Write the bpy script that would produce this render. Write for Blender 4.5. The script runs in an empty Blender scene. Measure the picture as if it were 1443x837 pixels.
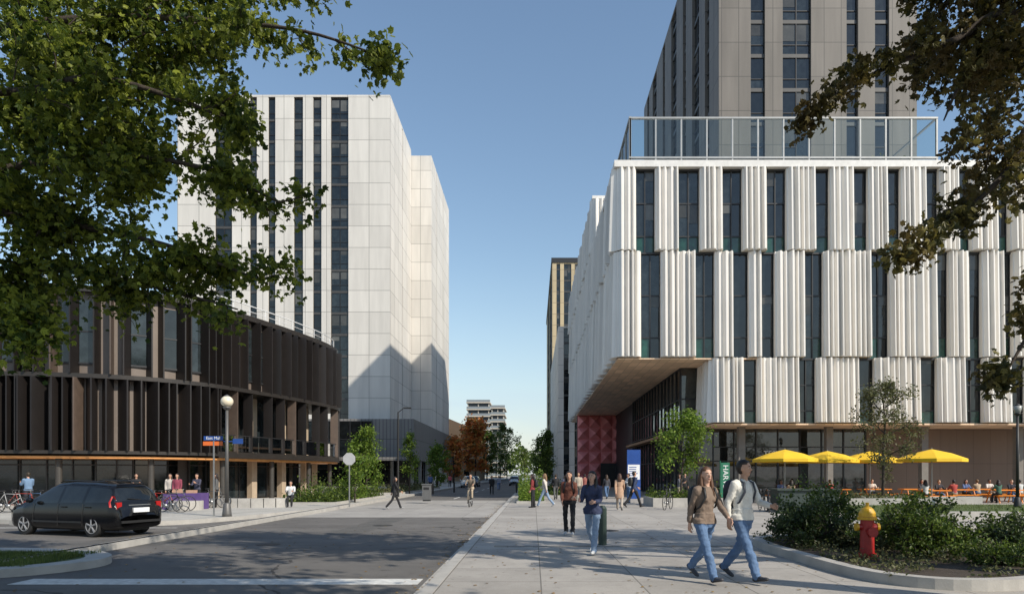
import bpy, bmesh, math, random
import numpy as np
from mathutils import Vector, Matrix, noise as mnoise
random.seed(7); rng=np.random.default_rng(7)
scene=bpy.context.scene
# survey constants used to turn measurements into metres
F=962.0; CX=752.0; CY=668.0; H=1.65
def sx(px,d): return (px-CX)*d/F
def sz(py,d): return H+(CY-py)*d/F
def W(px,py,d): return Vector((sx(px,d),d,sz(py,d)))
rad=math.radians
# ---------------------------------------------------------------- materials
class NT:
    def __init__(s,name):
        s.m=bpy.data.materials.new(name); s.m.use_nodes=True; s.t=s.m.node_tree
        s.b=s.t.nodes['Principled BSDF']; s.out=s.t.nodes['Material Output']; s._p=None
    def node(s,ty,**k):
        n=s.t.nodes.new(ty)
        for a,v in k.items(): setattr(n,a,v)
        return n
    def set(s,sock,v):
        if isinstance(v,bpy.types.NodeSocket): s.t.links.new(v,sock)
        else: sock.default_value=v
    def math(s,op,a,b=None,c=None,clamp=False):
        n=s.node('ShaderNodeMath',operation=op); n.use_clamp=clamp
        s.set(n.inputs[0],a)
        if b is not None: s.set(n.inputs[1],b)
        if c is not None: s.set(n.inputs[2],c)
        return n.outputs[0]
    def pos(s):
        if s._p is None: s._p=s.node('ShaderNodeNewGeometry')
        return s._p.outputs['Position']
    def island(s):
        s.pos(); return s._p.outputs['Random Per Island']
    def xyz(s):
        n=s.node('ShaderNodeSeparateXYZ'); s.set(n.inputs[0],s.pos()); return n.outputs
    def noise(s,scale,detail=4,rough=.6,stretch=None):
        n=s.node('ShaderNodeTexNoise'); n.inputs['Scale'].default_value=scale
        n.inputs['Detail'].default_value=detail; n.inputs['Roughness'].default_value=rough
        v=s.pos()
        if stretch:
            q=s.node('ShaderNodeVectorMath',operation='MULTIPLY'); s.set(q.inputs[0],v); q.inputs[1].default_value=stretch; v=q.outputs[0]
        s.set(n.inputs['Vector'],v); return n.outputs[0]
    def mr(s,v,a,b,c,d):
        n=s.node('ShaderNodeMapRange'); s.set(n.inputs[0],v)
        for i,k in enumerate((a,b,c,d)): n.inputs[i+1].default_value=k
        return n.outputs[0]
    def mix(s,f,a,b):
        n=s.node('ShaderNodeMix',data_type='RGBA'); s.set(n.inputs[0],f)
        s.set(n.inputs[6],a if isinstance(a,bpy.types.NodeSocket) else (*a,1)); s.set(n.inputs[7],b if isinstance(b,bpy.types.NodeSocket) else (*b,1))
        return n.outputs[2]
    def scale(s,c,k):
        n=s.node('ShaderNodeVectorMath',operation='SCALE'); s.set(n.inputs[0],c if isinstance(c,bpy.types.NodeSocket) else c); s.set(n.inputs[3],k); return n.outputs[0]
    def bump(s,h,st,dist=.02):
        n=s.node('ShaderNodeBump'); n.inputs['Strength'].default_value=st; n.inputs['Distance'].default_value=dist
        s.set(n.inputs['Height'],h); s.set(s.b.inputs['Normal'],n.outputs[0])
    def fin(s,col,rough,metal=0,spec=.5):
        s.set(s.b.inputs['Base Color'],col if isinstance(col,bpy.types.NodeSocket) else (*col,1))
        s.set(s.b.inputs['Roughness'],rough); s.b.inputs['Metallic'].default_value=metal
        s.b.inputs['Specular IOR Level'].default_value=spec
        return s.m
def simple(name,col,rough=.6,metal=0,ns=3,na=.12,bump=0,bs=40,isl=0,spec=.5):
    g=NT(name); f=g.noise(ns,5); k=g.mr(f,.25,.75,1-na,1+na)
    if isl: k=g.math('MULTIPLY',k,g.mr(g.island(),0,1,1-isl,1+isl))
    if bump: g.bump(g.noise(bs,4),bump)
    return g.fin(g.scale(col,k),rough,metal,spec)
def panelmat(name,col,su,szz,jw,jcol,ou=0,oz=0,var=.06,rough=.6,streak=.08,metal=0):
    g=NT(name); x,y,z=g.xyz(); u=g.math('ADD',x,y)
    a=g.math('DIVIDE',g.math('SUBTRACT',u,ou),su); b=g.math('DIVIDE',g.math('SUBTRACT',z,oz),szz)
    ja=g.math('LESS_THAN',g.math('FRACT',a),jw/su); jb=g.math('LESS_THAN',g.math('FRACT',b),jw/szz)
    j=g.math('MAXIMUM',ja,jb)
    c=g.node('ShaderNodeCombineXYZ'); g.set(c.inputs[0],g.math('FLOOR',a)); g.set(c.inputs[1],g.math('FLOOR',b))
    w=g.node('ShaderNodeTexWhiteNoise'); g.set(w.inputs['Vector'],c.outputs[0])
    k=g.mr(w.outputs['Value'],0,1,1-var,1+var)
    k=g.math('MULTIPLY',k,g.mr(g.noise(1.1,4,.6,(1,1,.12)),.3,.7,1-streak,1+streak))
    return g.fin(g.mix(j,g.scale(col,k),jcol),rough,metal)
def slabmat(name,col,s1,s2,jw,jd,var,ns=.6,rough=.85,bs=50,na=.14,ox=0,oy=0):
    g=NT(name); x,y,z=g.xyz()
    a=g.math('DIVIDE',g.math('SUBTRACT',x,ox),s1); b=g.math('DIVIDE',g.math('SUBTRACT',y,oy),s2)
    j=g.math('MAXIMUM',g.math('LESS_THAN',g.math('FRACT',a),jw/s1),g.math('LESS_THAN',g.math('FRACT',b),jw/s2))
    c=g.node('ShaderNodeCombineXYZ'); g.set(c.inputs[0],g.math('FLOOR',a)); g.set(c.inputs[1],g.math('FLOOR',b))
    w=g.node('ShaderNodeTexWhiteNoise'); g.set(w.inputs['Vector'],c.outputs[0])
    k=g.mr(w.outputs['Value'],0,1,1-var,1+var)
    k=g.math('MULTIPLY',k,g.mr(g.noise(ns,8,.65),.3,.7,1-na,1+na)); k=g.math('MULTIPLY',k,g.mr(g.noise(45,3),.2,.8,.85,1.15))
    sp=g.mr(g.noise(9,2),.64,.72,1,.72); k=g.math('MULTIPLY',k,sp)
    k=g.math('MULTIPLY',k,g.mr(g.noise(1.8,6,.75),.5,.72,1,.82))
    g.bump(g.noise(bs,4),.25,.01)
    return g.fin(g.mix(j,g.scale(col,k),tuple(q*jd for q in col)),rough,0,.3)
def asphalt():
    g=NT('asphalt'); k=g.mr(g.noise(.35,8,.65),.3,.7,.8,1.2)
    k=g.math('MULTIPLY',k,g.mr(g.noise(90,3,.7),.2,.8,.6,1.4))
    k=g.math('MULTIPLY',k,g.mr(g.noise(1.2,5,.6,(.15,1,1)),.35,.65,.88,1.08))
    k=g.math('MULTIPLY',k,g.mr(g.noise(2.3,3,.6),.62,.72,1,.7))
    v=g.node('ShaderNodeTexVoronoi',feature='DISTANCE_TO_EDGE'); v.inputs['Scale'].default_value=.16
    q=g.node('ShaderNodeVectorMath',operation='ADD'); g.set(q.inputs[0],g.pos())
    nn=g.node('ShaderNodeTexNoise'); nn.inputs['Scale'].default_value=.9; g.set(nn.inputs['Vector'],g.pos()); g.set(q.inputs[1],nn.outputs[1])
    g.set(v.inputs['Vector'],q.outputs[0]); cr=g.math('LESS_THAN',v.outputs['Distance'],.0045)
    g.bump(g.noise(70,4),.5,.015)
    return g.fin(g.mix(cr,g.scale((.142,.133,.124),k),(.065,.06,.056)),.88,0,.3)
def glassmat(name,col=(.012,.016,.018),var=.6,rough=.06,spec=.7):
    g=NT(name); k=g.mr(g.island(),0,1,1-var,1+var); g.bump(g.noise(.9,2),.05,.05)
    n=g.noise(1.7,3,.6); k=g.math('MULTIPLY',k,g.mr(n,.35,.65,.6,1.5))
    return g.fin(g.scale(col,k),rough,0,spec)
def leafmat(name,a,b,trans=.35,c=None,rough=.5):
    g=NT(name); i=g.island(); col=g.mix(g.math('POWER',i,1.3),a,b)
    if c: col=g.mix(g.mr(g.noise(1.3,3),.45,.62,0,1),col,c)
    col=g.scale(col,g.mr(g.noise(.8,3),.3,.7,.7,1.25))
    g.fin(col,rough,0,.35)
    tr=g.node('ShaderNodeBsdfTranslucent'); g.set(tr.inputs[0],g.scale(col,1.3)); ms=g.node('ShaderNodeMixShader'); ms.inputs[0].default_value=trans
    g.set(ms.inputs[1],g.b.outputs[0]); g.set(ms.inputs[2],tr.outputs[0]); g.set(g.out.inputs[0],ms.outputs[0]); return g.m
# ---------------------------------------------------------------- mesh builder
class MB:
    def __init__(s): s.v=[]; s.f=[]; s.m=[]
    def add(s,vs,fs,m=0):
        o=len(s.v); s.v.extend([tuple(q) for q in vs]); s.f.extend([tuple(i+o for i in f) for f in fs])
        s.m.extend(m if isinstance(m,list) else [m]*len(fs))
    def box(s,x0,x1,y0,y1,z0,z1,m=0,M=None):
        vs=[Vector((x,y,z)) for z in (z0,z1) for x,y in ((x0,y0),(x1,y0),(x1,y1),(x0,y1))]
        if M: vs=[M@q for q in vs]
        s.add(vs,[(0,3,2,1),(4,5,6,7),(0,1,5,4),(1,2,6,5),(2,3,7,6),(3,0,4,7)],m)
    def fbox(s,fr,u0,u1,o0,o1,z0,z1,m=0):
        O,U,N=fr
        vs=[O+U*u+N*o+Vector((0,0,z)) for z in (z0,z1) for u,o in ((u0,o0),(u1,o0),(u1,o1),(u0,o1))]
        s.add(vs,[(0,3,2,1),(4,5,6,7),(0,1,5,4),(1,2,6,5),(2,3,7,6),(3,0,4,7)],m)
    def quad(s,a,b,c,d,m=0): s.add([a,b,c,d],[(0,1,2,3)],m)
    def tube(s,path,radii,n=8,m=0,ref=None,cap=True):
        path=[Vector(p) for p in path]; k=len(path)
        if not isinstance(radii,(list,tuple)): radii=[radii]*k
        d=(path[-1]-path[0])
        if ref is None: ref=Vector((1,0,0)) if abs(d.normalized().x)<.7 else Vector((0,0,1))
        vs=[]
        for i,p in enumerate(path):
            t=(path[min(i+1,k-1)]-path[max(i-1,0)])
            if t.length<1e-6: t=Vector((0,0,1))
            t.normalize(); a=ref-t*ref.dot(t)
            if a.length<1e-3: a=Vector((0,1,0))-t*t.y
            a.normalize(); b=t.cross(a); r=radii[i]; ra,rb=(r if isinstance(r,tuple) else (r,r))
            for j in range(n):
                th=2*math.pi*j/n; vs.append(p+a*(ra*math.cos(th))+b*(rb*math.sin(th)))
        fs=[(i*n+j,i*n+(j+1)%n,(i+1)*n+(j+1)%n,(i+1)*n+j) for i in range(k-1) for j in range(n)]
        if cap: fs+= [tuple(range(n-1,-1,-1)),tuple((k-1)*n+j for j in range(n))]
        s.add(vs,fs,m)
    def ell(s,c,r,m=0,nu=12,nv=8,M=None,fn=None):
        c=Vector(c); vs=[]; 
        for i in range(nv+1):
            ph=math.pi*i/nv
            for j in range(nu):
                th=2*math.pi*j/nu; q=Vector((r[0]*math.sin(ph)*math.cos(th),r[1]*math.sin(ph)*math.sin(th),r[2]*math.cos(ph)))
                if fn: q=fn(q)
                if M: q=M@q
                vs.append(c+q)
        fs=[(i*nu+j,(i+1)*nu+j,(i+1)*nu+(j+1)%nu,i*nu+(j+1)%nu) for i in range(nv) for j in range(nu)]
        s.add(vs,fs,m)
    def prism(s,pts,z0,z1,m=0,ms=None):
        n=len(pts); vs=[(p[0],p[1],z0) for p in pts]+[(p[0],p[1],z1) for p in pts]
        s.add(vs,[tuple(range(n,2*n))],m); s.add(vs,[(i,(i+1)%n,n+(i+1)%n,n+i) for i in range(n)]+[tuple(range(n-1,-1,-1))],m if ms is None else ms)
    def ribbon(s,path,w,z0,z1,m=0,closed=False):
        P=[Vector((p[0],p[1],0)) for p in path]; n=len(P); L=[];R=[]
        for i in range(n):
            a=P[(i-1)%n] if closed else P[max(i-1,0)]; b=P[(i+1)%n] if closed else P[min(i+1,n-1)]
            t=(b-a).normalized(); N=Vector((-t.y,t.x,0)); L.append(P[i]+N*w/2); R.append(P[i]-N*w/2)
        for i in range(n if closed else n-1):
            j=(i+1)%n; q=[L[i],L[j],R[j],R[i]]
            vs=[(p.x,p.y,z0) for p in q]+[(p.x,p.y,z1) for p in q]
            s.add(vs,[(4,5,6,7),(0,1,5,4),(2,3,7,6)],m)
    def obj(s,name,mats,parent=None,smooth=False,loc=None,rotz=None,scale=None):
        me=bpy.data.meshes.new(name); me.from_pydata(s.v,[],s.f)
        for q in (mats if isinstance(mats,list) else [mats]): me.materials.append(q)
        me.polygons.foreach_set('material_index',s.m)
        if smooth: me.polygons.foreach_set('use_smooth',[True]*len(s.f))
        me.update(); o=bpy.data.objects.new(name,me); scene.collection.objects.link(o)
        if parent: o.parent=parent
        if loc: o.location=loc
        if rotz is not None: o.rotation_euler=(0,0,rotz)
        if scale: o.scale=(scale,)*3
        return o
def empty(name,loc=(0,0,0)):
    e=bpy.data.objects.new(name,None); e.location=loc; e.empty_display_size=.3; scene.collection.objects.link(e); return e
def text(name,body,size,loc,rot,m,parent=None,ext=.008,align='CENTER'):
    c=bpy.data.curves.new(name,'FONT'); c.body=body; c.size=size; c.extrude=ext; c.align_x=align; c.align_y='CENTER'
    c.materials.append(m); o=bpy.data.objects.new(name,c); o.location=loc; o.rotation_euler=rot; scene.collection.objects.link(o)
    if parent: o.parent=parent
    return o
def catmull(P,n=12):
    P=[Vector(p) for p in P]; out=[]
    for i in range(len(P)-1):
        a=P[max(i-1,0)];b=P[i];c=P[i+1];d=P[min(i+2,len(P)-1)]
        for k in range(n):
            t=k/n; out.append(.5*((2*b)+(c-a)*t+(2*a-5*b+4*c-d)*t*t+(3*b-a-3*c+d)*t**3))
    out.append(P[-1]); return out
# ---------------------------------------------------------------- world, sun, camera
SUN=Vector((1,-.80,1.0)).normalized()
w=bpy.data.worlds.new("World"); scene.world=w; w.use_nodes=True; nt=w.node_tree
sky=nt.nodes.new('ShaderNodeTexSky'); sky.sky_type='NISHITA'; sky.sun_disc=False
sky.sun_elevation=math.asin(SUN.z); sky.sun_rotation=math.atan2(SUN.x,SUN.y)
sky.air_density=1.4; sky.dust_density=.45; sky.ozone_density=2.3
tc=nt.nodes.new('ShaderNodeTexCoord'); mp=nt.nodes.new('ShaderNodeMapping'); mp.inputs['Scale'].default_value=(1.2,1.2,7); nt.links.new(tc.outputs['Generated'],mp.inputs[0])
nz_=nt.nodes.new('ShaderNodeTexNoise'); nz_.inputs['Scale'].default_value=2.2; nz_.inputs['Detail'].default_value=7; nt.links.new(mp.outputs[0],nz_.inputs['Vector'])
r1_=nt.nodes.new('ShaderNodeMapRange'); [setattr(r1_.inputs[i],'default_value',v) for i,v in ((1,.42),(2,.72),(3,.6),(4,1))]; nt.links.new(nz_.outputs[0],r1_.inputs[0])
sp_=nt.nodes.new('ShaderNodeSeparateXYZ'); nt.links.new(tc.outputs['Generated'],sp_.inputs[0])
r2_=nt.nodes.new('ShaderNodeMapRange'); r2_.interpolation_type='SMOOTHSTEP'; [setattr(r2_.inputs[i],'default_value',v) for i,v in ((1,-.02),(2,.32),(3,.85),(4,0))]; nt.links.new(sp_.outputs[2],r2_.inputs[0])
mm=nt.nodes.new('ShaderNodeMath'); mm.operation='MULTIPLY'; nt.links.new(r1_.outputs[0],mm.inputs[0]); nt.links.new(r2_.outputs[0],mm.inputs[1])
mx=nt.nodes.new('ShaderNodeMix'); mx.data_type='RGBA'; nt.links.new(mm.outputs[0],mx.inputs[0]); nt.links.new(sky.outputs[0],mx.inputs[6]); mx.inputs[7].default_value=(3.7,4.6,5.9,1)
nt.links.new(mx.outputs[2],nt.nodes['Background'].inputs[0]); nt.nodes['Background'].inputs[1].default_value=.15
sl=bpy.data.lights.new('sun','SUN'); sl.energy=5.0; sl.angle=rad(.5); sl.color=(1,.925,.80)
so=bpy.data.objects.new('sun',sl); so.rotation_mode='QUATERNION'; so.rotation_quaternion=SUN.to_track_quat('Z','Y'); scene.collection.objects.link(so)
cd=bpy.data.cameras.new('camera'); cam=bpy.data.objects.new('camera',cd); scene.collection.objects.link(cam)
cam.location=(0,0,H); cam.rotation_euler=(rad(90),0,0); cd.lens=24; cd.sensor_width=36; cd.clip_end=6000; cd.clip_start=.1
cd.shift_x=-30.5/1443; cd.shift_y=249.5/1443; scene.camera=cam
scene.view_settings.view_transform='Standard'; scene.view_settings.look='None'; scene.view_settings.exposure=0
# ---------------------------------------------------------------- shared materials
M_as=asphalt()
M_con=slabmat('concrete_slabs',(.35,.325,.295),1.5,1.5,.02,.45,.09,ox=.1)
M_con2=slabmat('concrete_walk',(.43,.41,.37),1.8,1.8,.02,.6,.06)
M_kerb=simple('kerb_concrete',(.40,.38,.35),.85,ns=2,na=.18,bump=.2)
M_paint=simple('road_paint',(.60,.59,.56),.7,ns=9,na=.3)
M_grass=simple('grass_turf',(.07,.10,.025),.9,ns=3,na=.35,bump=.6,bs=60)
M_soil=simple('soil',(.05,.036,.025),.95,ns=7,na=.4,bump=.8,bs=25)
M_earth=simple('earth',(.12,.13,.07),.95,ns=.02,na=.3)
M_white=simple('white_fluted_metal',(.77,.735,.685),.42,ns=.5,na=.05,isl=.05)
M_glass=glassmat('window_glass'); M_glassg=glassmat('green_spandrel_glass',(.012,.05,.036),.3,.12)
M_frame=simple('dark_frame',(.022,.022,.024),.45,ns=2,na=.1)
def soffit():
    g=NT('soffit_planks'); x,y,z=g.xyz(); b=g.math('DIVIDE',y,1.6); a=g.math('DIVIDE',x,.6)
    j=g.math('MAXIMUM',g.math('LESS_THAN',g.math('FRACT',b),.03),g.math('LESS_THAN',g.math('FRACT',a),.05))
    c=g.node('ShaderNodeCombineXYZ'); g.set(c.inputs[0],g.math('FLOOR',a)); g.set(c.inputs[1],g.math('FLOOR',b)); w_=g.node('ShaderNodeTexWhiteNoise'); g.set(w_.inputs['Vector'],c.outputs[0])
    return g.fin(g.mix(j,g.scale((.84,.60,.41),g.mr(w_.outputs[0],0,1,.82,1.14)),(.42,.29,.19)),.6)
M_soffit=soffit()
M_black=simple('black_metal',(.018,.017,.017),.5,na=.1); M_steel=simple('steel',(.35,.35,.35),.35,.8,na=.1)
M_bark=simple('bark',(.055,.042,.032),.95,ns=6,na=.4,bump=.9,bs=30)
# ---------------------------------------------------------------- ground
g=MB(); g.box(-3000,3000,-200,5000,-.5,-.16); g.obj('ground',M_earth)
g=MB(); g.box(-120,-1.5,-60,520,-.158,-.15); g.obj('road',M_as)
left=[(-120,26.4),(-30,25.4),(-18,24.2),(-14.6,23.7),(-12.9,24.3),(-11.9,26.2),(-11.2,29),(-10.6,33),(-10.25,38),(-10.1,46),(-10,520)]
lc=[(p.x,p.y) for p in catmull([(*p,0) for p in left],6)]
g=MB(); g.prism([(-120,520)]+lc,-.15,0,0); g.obj('sidewalk',M_con2)
g=MB(); g.ribbon(lc,.2,-.15,.012); g.ribbon([(-1.5,-60),(-1.5,520)],.2,-.15,.012); g.ribbon([(-1.5,-60),(-1.5,520)],.62,-.149,-.1465+.0,0)
g.obj('kerb',M_kerb)
g=MB(); g.box(-1.42,160,-60,520,-.15,0); g.obj('plaza_pavement',M_con)
M_road2=slabmat('road_concrete',(.34,.32,.295),3,3,.025,.6,.05)
g=MB(); g.prism([(-1.85,28.5),(-1.85,47),(-10.0,47),(-10.2,40),(-10.5,34),(-11,30.5),(-11.3,28.5)],-.1475,-.146); g.obj('raised_crossing',M_road2)
g=MB(); g.box(-8.6,-1.9,11.15,11.75,-.148,-.145); g.box(-20,-12.0,22.9,23.02,-.148,-.1455)
for i in range(12): g.box(-5.9,-5.78,50+i*9,54+i*9,-.148,-.1455)
g.obj('road_marking',M_paint)
M_band=slabmat('paver_band',(.22,.205,.185),.3,.3,.012,.6,.2)
g=MB(); g.box(-.9,4.9,15.5,15.8,.001,.004); g.obj('paver_band',M_band)
g=MB(); g.tube([(-5.3,24,-.146),(-5.3,24,-.142)],.34,20); g.tube([(2.2,20,.001),(2.2,20,.006)],.3,20); g.tube([(-6.8,17.5,-.149),(-6.8,17.5,-.145)],.3,20); g.box(-1.98,-1.62,18,18.7,-.145,-.141); g.obj('manhole_cover',simple('cast_iron',(.06,.055,.05),.6,.6,bump=.5))
g=MB(); g.box(-6.3,-5.2,20.5,28.4,-.149,-.1483); g.box(-12,-9.5,17.2,19.2,-.149,-.1483); g.obj('road_patch',simple('patched_asphalt',(.10,.095,.088),.9,ns=2,na=.2,bump=.5,bs=70))
isl=[(-30,10.6),(-12,11.2),(-9.6,11.9),(-8.7,13.0),(-9.0,14.1),(-10.4,14.9),(-14,15.2),(-30,15.0)]
ic=[(p.x,p.y) for p in catmull([(*p,0) for p in isl],5)]
e=empty('grass_island'); g=MB(); g.prism(ic,-.15,-.02,1); g.obj('turf',[M_grass,M_grass],e)
g=MB(); g.ribbon(ic,.45,-.149,.0); g.obj('island_kerb',M_kerb,e)
def blades(n,fn,h,mat_,name,parent=None):
    vs=[];fs=[]
    for i in range(n):
        x,y,z=fn(); a=random.random()*6.28; l=h*random.uniform(.5,1.2); dx=math.cos(a)*.008;dy=math.sin(a)*.008; lx=random.uniform(-.4,.4)*l; ly=random.uniform(-.4,.4)*l
        o=len(vs); vs+=[(x-dx,y-dy,z),(x+dx,y+dy,z),(x+lx,y+ly,z+l)]; fs.append((o,o+1,o+2))
    b=MB(); b.add(vs,fs); return b.obj(name,mat_,parent)
M_blade=leafmat('grass_blades',(.05,.09,.015),(.16,.19,.05),.3)
blades(12000,lambda:(random.uniform(-14,-9.15),random.uniform(12.2,14.5),-.02),.09,M_blade,'grass',e)
# ---------------------------------------------------------------- leaves / trees
def leafcloud(C,size,name,m,parent=None,kind='hex',up=.5,seed=1):
    r=np.random.default_rng(seed); C=np.asarray(C,float); n=len(C)
    nr=r.normal(size=(n,3)); nr/=np.linalg.norm(nr,axis=1)[:,None]; nr[:,2]+=up; nr/=np.linalg.norm(nr,axis=1)[:,None]
    t=r.normal(size=(n,3)); t[:,2]-=.5; t-=nr*(t*nr).sum(1)[:,None]; t/=np.linalg.norm(t,axis=1)[:,None]+1e-9; b=np.cross(nr,t)
    if kind=='hex':
        L=np.array([(0,-.5,0),(.30,-.15,.07),(.26,.2,.07),(0,.55,-.03),(-.26,.2,.07),(-.30,-.15,.07)]); Fc=np.array([(0,1,2,3),(0,3,4,5)])
    else:
        L=[(0,-.35,0)]; 
        for k,a in enumerate([-20,35,90,145,200]):
            rr=[.38,.52,.62,.52,.38][k]; 
            L.append((rr*math.cos(rad(a)),rr*math.sin(rad(a))-.05,-.06))
        for a in [-60,8,62,118,172,240]:
            L.append((.32*math.cos(rad(a)),.32*math.sin(rad(a))-.05,.06))
        L=np.array(L); Fc=np.array([(0,6+k,1+k,7+k) for k in range(5)])
    s=size*r.uniform(.6,1.25,n)
    V=C[:,None,:]+s[:,None,None]*(L[None,:,0,None]*b[:,None,:]+L[None,:,1,None]*t[:,None,:]+L[None,:,2,None]*nr[:,None,:])
    V=V.reshape(-1,3); Fa=(Fc[None]+(np.arange(n)*len(L))[:,None,None]).reshape(-1,4)
    me=bpy.data.meshes.new(name); me.from_pydata(V.tolist(),[],Fa.tolist()); me.materials.append(m)
    o=bpy.data.objects.new(name,me); scene.collection.objects.link(o)
    if parent: o.parent=parent
    return o
def rv(): 
    return Vector((random.gauss(0,1),random.gauss(0,1),random.gauss(0,1))).normalized()
def grow(mb,p,d,L,r,depth,tips,droop=.0,k=3,wob=.25):
    path=[p.copy()]; d=d.normalized()
    for i in range(4):
        d=(d+rv()*wob+Vector((0,0,-droop))).normalized(); path.append(path[-1]+d*L/4)
    mb.tube(path,[r,r*.85,r*.7,r*.55,r*.4],5 if r<.05 else 7,0,cap=False)
    if depth==0: tips.extend(path[1:]); return
    for i in range(k):
        t=random.uniform(.35,1); q=path[min(4,int(t*4))]
        nd=(d*.6+rv()*.9).normalized(); grow(mb,q,nd,L*random.uniform(.5,.75),r*.5,depth-1,tips,droop,k,wob)
    tips.append(path[-1])
def tree(name,base,h,cr,tr,leaf,m,n,depth=2,crown0=.3,k=4,seed=1,limbs=9,kind='hex',spread=.25,up=.35,csh=1.0):
    random.seed(seed); r=np.random.default_rng(seed); e=empty(name,base); b=MB(); tips=[]
    top=h*.85; tp=[Vector((random.gauss(0,.02*h*i/6),random.gauss(0,.02*h*i/6),top*i/6)) for i in range(7)]
    b.tube(tp,[tr*(1-.13*i) for i in range(7)],8)
    for i in range(limbs):
        t=crown0+(1-crown0)*(i+.5)/limbs; z=t*top; q=Vector((tp[min(6,int(t*6))].x,tp[min(6,int(t*6))].y,z)); a=i*2.4+random.random()
        prof=math.sin(math.pi*min(1,max(.12,(t-crown0*.6)/(1-crown0*.5))))**.6*csh
        grow(b,q,Vector((math.cos(a),math.sin(a),.25+.7*t)),cr*.62*max(.35,prof),tr*.42,depth,tips,0,k)
    b.obj('trunk',M_bark,e,True)
    T=np.array([tuple(t) for t in tips]); C=T[r.integers(0,len(T),n)]+r.normal(size=(n,3))*spread
    leafcloud(C,leaf,'leaves',m,e,kind,up,seed); return e
L_maple=leafmat('leaf_maple',(.03,.06,.009),(.30,.34,.045),.42)
L_green=leafmat('leaf_green',(.025,.055,.009),(.15,.20,.03),.35)
L_fresh=leafmat('leaf_fresh',(.06,.12,.015),(.22,.30,.04),.4)
L_oak=leafmat('leaf_oak',(.03,.036,.012),(.20,.17,.04),.3,(.11,.08,.025))
L_olive=leafmat('leaf_olive',(.07,.08,.03),(.17,.17,.07),.3)
L_orange=leafmat('leaf_orange',(.50,.12,.04),(.70,.28,.06),.35,(.26,.20,.05))
L_dark=leafmat('leaf_dark',(.02,.04,.012),(.07,.10,.025),.25)
def overhang(name,base,trunk_top,limbs,clumps,m,leaf,tr,ntw,nleaf,seed,tw=(.5,1.3),spread=.16):
    random.seed(seed); r=np.random.default_rng(seed); e=empty(name); b=MB(); tips=[]
    base=Vector(base); tt=Vector(trunk_top)
    b.tube([base,base.lerp(tt,.3)+Vector((.1,.1,0)),base.lerp(tt,.65),tt],[tr*1.25,tr,tr*.9,tr*.7],12)
    for L in limbs:
        pts=catmull([L[0] if isinstance(L[0],Vector) else W(*L[0])]+[W(*q) for q in L[1:]],6); n=len(pts)
        b.tube(pts,[.085*(1-.88*i/(n-1)) for i in range(n)],6,0,cap=False)
        for j in range(ntw):
            t=random.random()**.7; q=pts[min(n-1,int(t*n))]; sc=(1.15-.75*t)
            d=(pts[min(n-1,int(t*n)+1)]-pts[max(0,int(t*n)-1)]).normalized()
            grow(b,q,d*.8+rv()*.8,random.uniform(*tw)*sc,.016,1,tips,.06,3,.3)
    for (px,py,d,R,k) in clumps:
        c=W(px,py,d)
        for j in range(k):
            q=c+rv()*R*random.random()**.4; grow(b,q,rv()*.6+Vector((.5 if c.x<0 else -.3,0,-.1)),.6,.012,1,tips,.05,3)
    b.obj('branches',M_bark,e,True)
    T=np.array([tuple(t) for t in tips]); C=T[r.integers(0,len(T),nleaf)]+r.normal(size=(nleaf,3))*spread
    leafcloud(C,leaf,'leaves',m,e,'lobed',.55,seed)
LT=Vector((-10.8,9.8,5.2)); LT2=Vector((-10.8,9.8,7.5))
overhang('maple_tree',(-11,9.6,0),(-10.8,9.8,8),[
 [LT2,(0,40,10.5),(160,25,10.3),(300,30,10),(430,45,9.7),(538,80,9.5)],
 [LT2,(0,0,11),(180,-30,11),(330,-40,10.6),(430,0,10.5)],
 [LT2,(0,130,10),(130,110,9.6),(250,140,9.5),(345,180,9.4)],
 [LT,(0,240,10),(140,220,9.8),(280,235,9.6),(392,285,9.4)],
 [LT,(0,300,10.2),(120,320,10),(250,350,9.8),(378,400,9.6)],
 [LT,(-60,400,10),(60,380,9.8),(200,400,9.7),(335,436,9.5)],
 [LT,(-80,430,9),(0,440,9),(65,465,9)]],
 [(60,60,11,1.5,34),(150,90,11,1.3,26),(30,180,10.5,1.2,26),(220,40,10.8,1.0,16),(120,190,10,.9,15),(-20,300,10,1.0,14),(50,330,10,.8,12),(200,230,10,.7,8),(290,210,9.9,.5,4),(20,420,10,.5,8),(330,10,10.4,.6,5),(190,400,9.7,.5,6)],
 L_maple,.115,.32,15,31500,11,(.35,.95),.12)
RT=Vector((9.6,9.2,5.0)); RT2=Vector((9.6,9.2,7.2))
overhang('oak_tree',(9.8,9.1,0),(9.6,9.2,9.5),[
 [RT2,(1443,20,9.5),(1350,55,9.4),(1240,100,9.3),(1140,155,9.2)],
 [RT2,(1443,-50,10),(1360,-50,10),(1300,-20,9.8)],
 [RT2,(1460,60,9.3),(1410,90,9.2),(1360,110,9.1),(1330,170,9)],
 [RT,(1480,180,9.2),(1430,230,9),(1370,290,8.9),(1275,360,8.8)],
 [RT,(1520,400,9),(1470,440,8.9),(1415,530,8.8)],
 [Vector((9.6,9.2,9)),(1400,-250,9.5),(1200,-280,9.2),(1050,-260,9.0)],
 [Vector((9.6,9.2,9)),(1450,-200,9.5),(1350,-240,8.2),(1250,-330,7)]],
 [(1410,40,10,.8,18),(1350,10,10,.6,9),(1440,110,9.6,.5,9),(1450,200,9.2,.3,4),(1390,190,9.2,.3,3),
  (1300,-260,10,1.5,14),(1120,-300,9.5,1.3,10),(1430,-200,10,1.4,10),(950,-330,9.5,1.0,6)],
 L_oak,.11,.34,8,16500,23,(.3,.62),.10)
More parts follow.
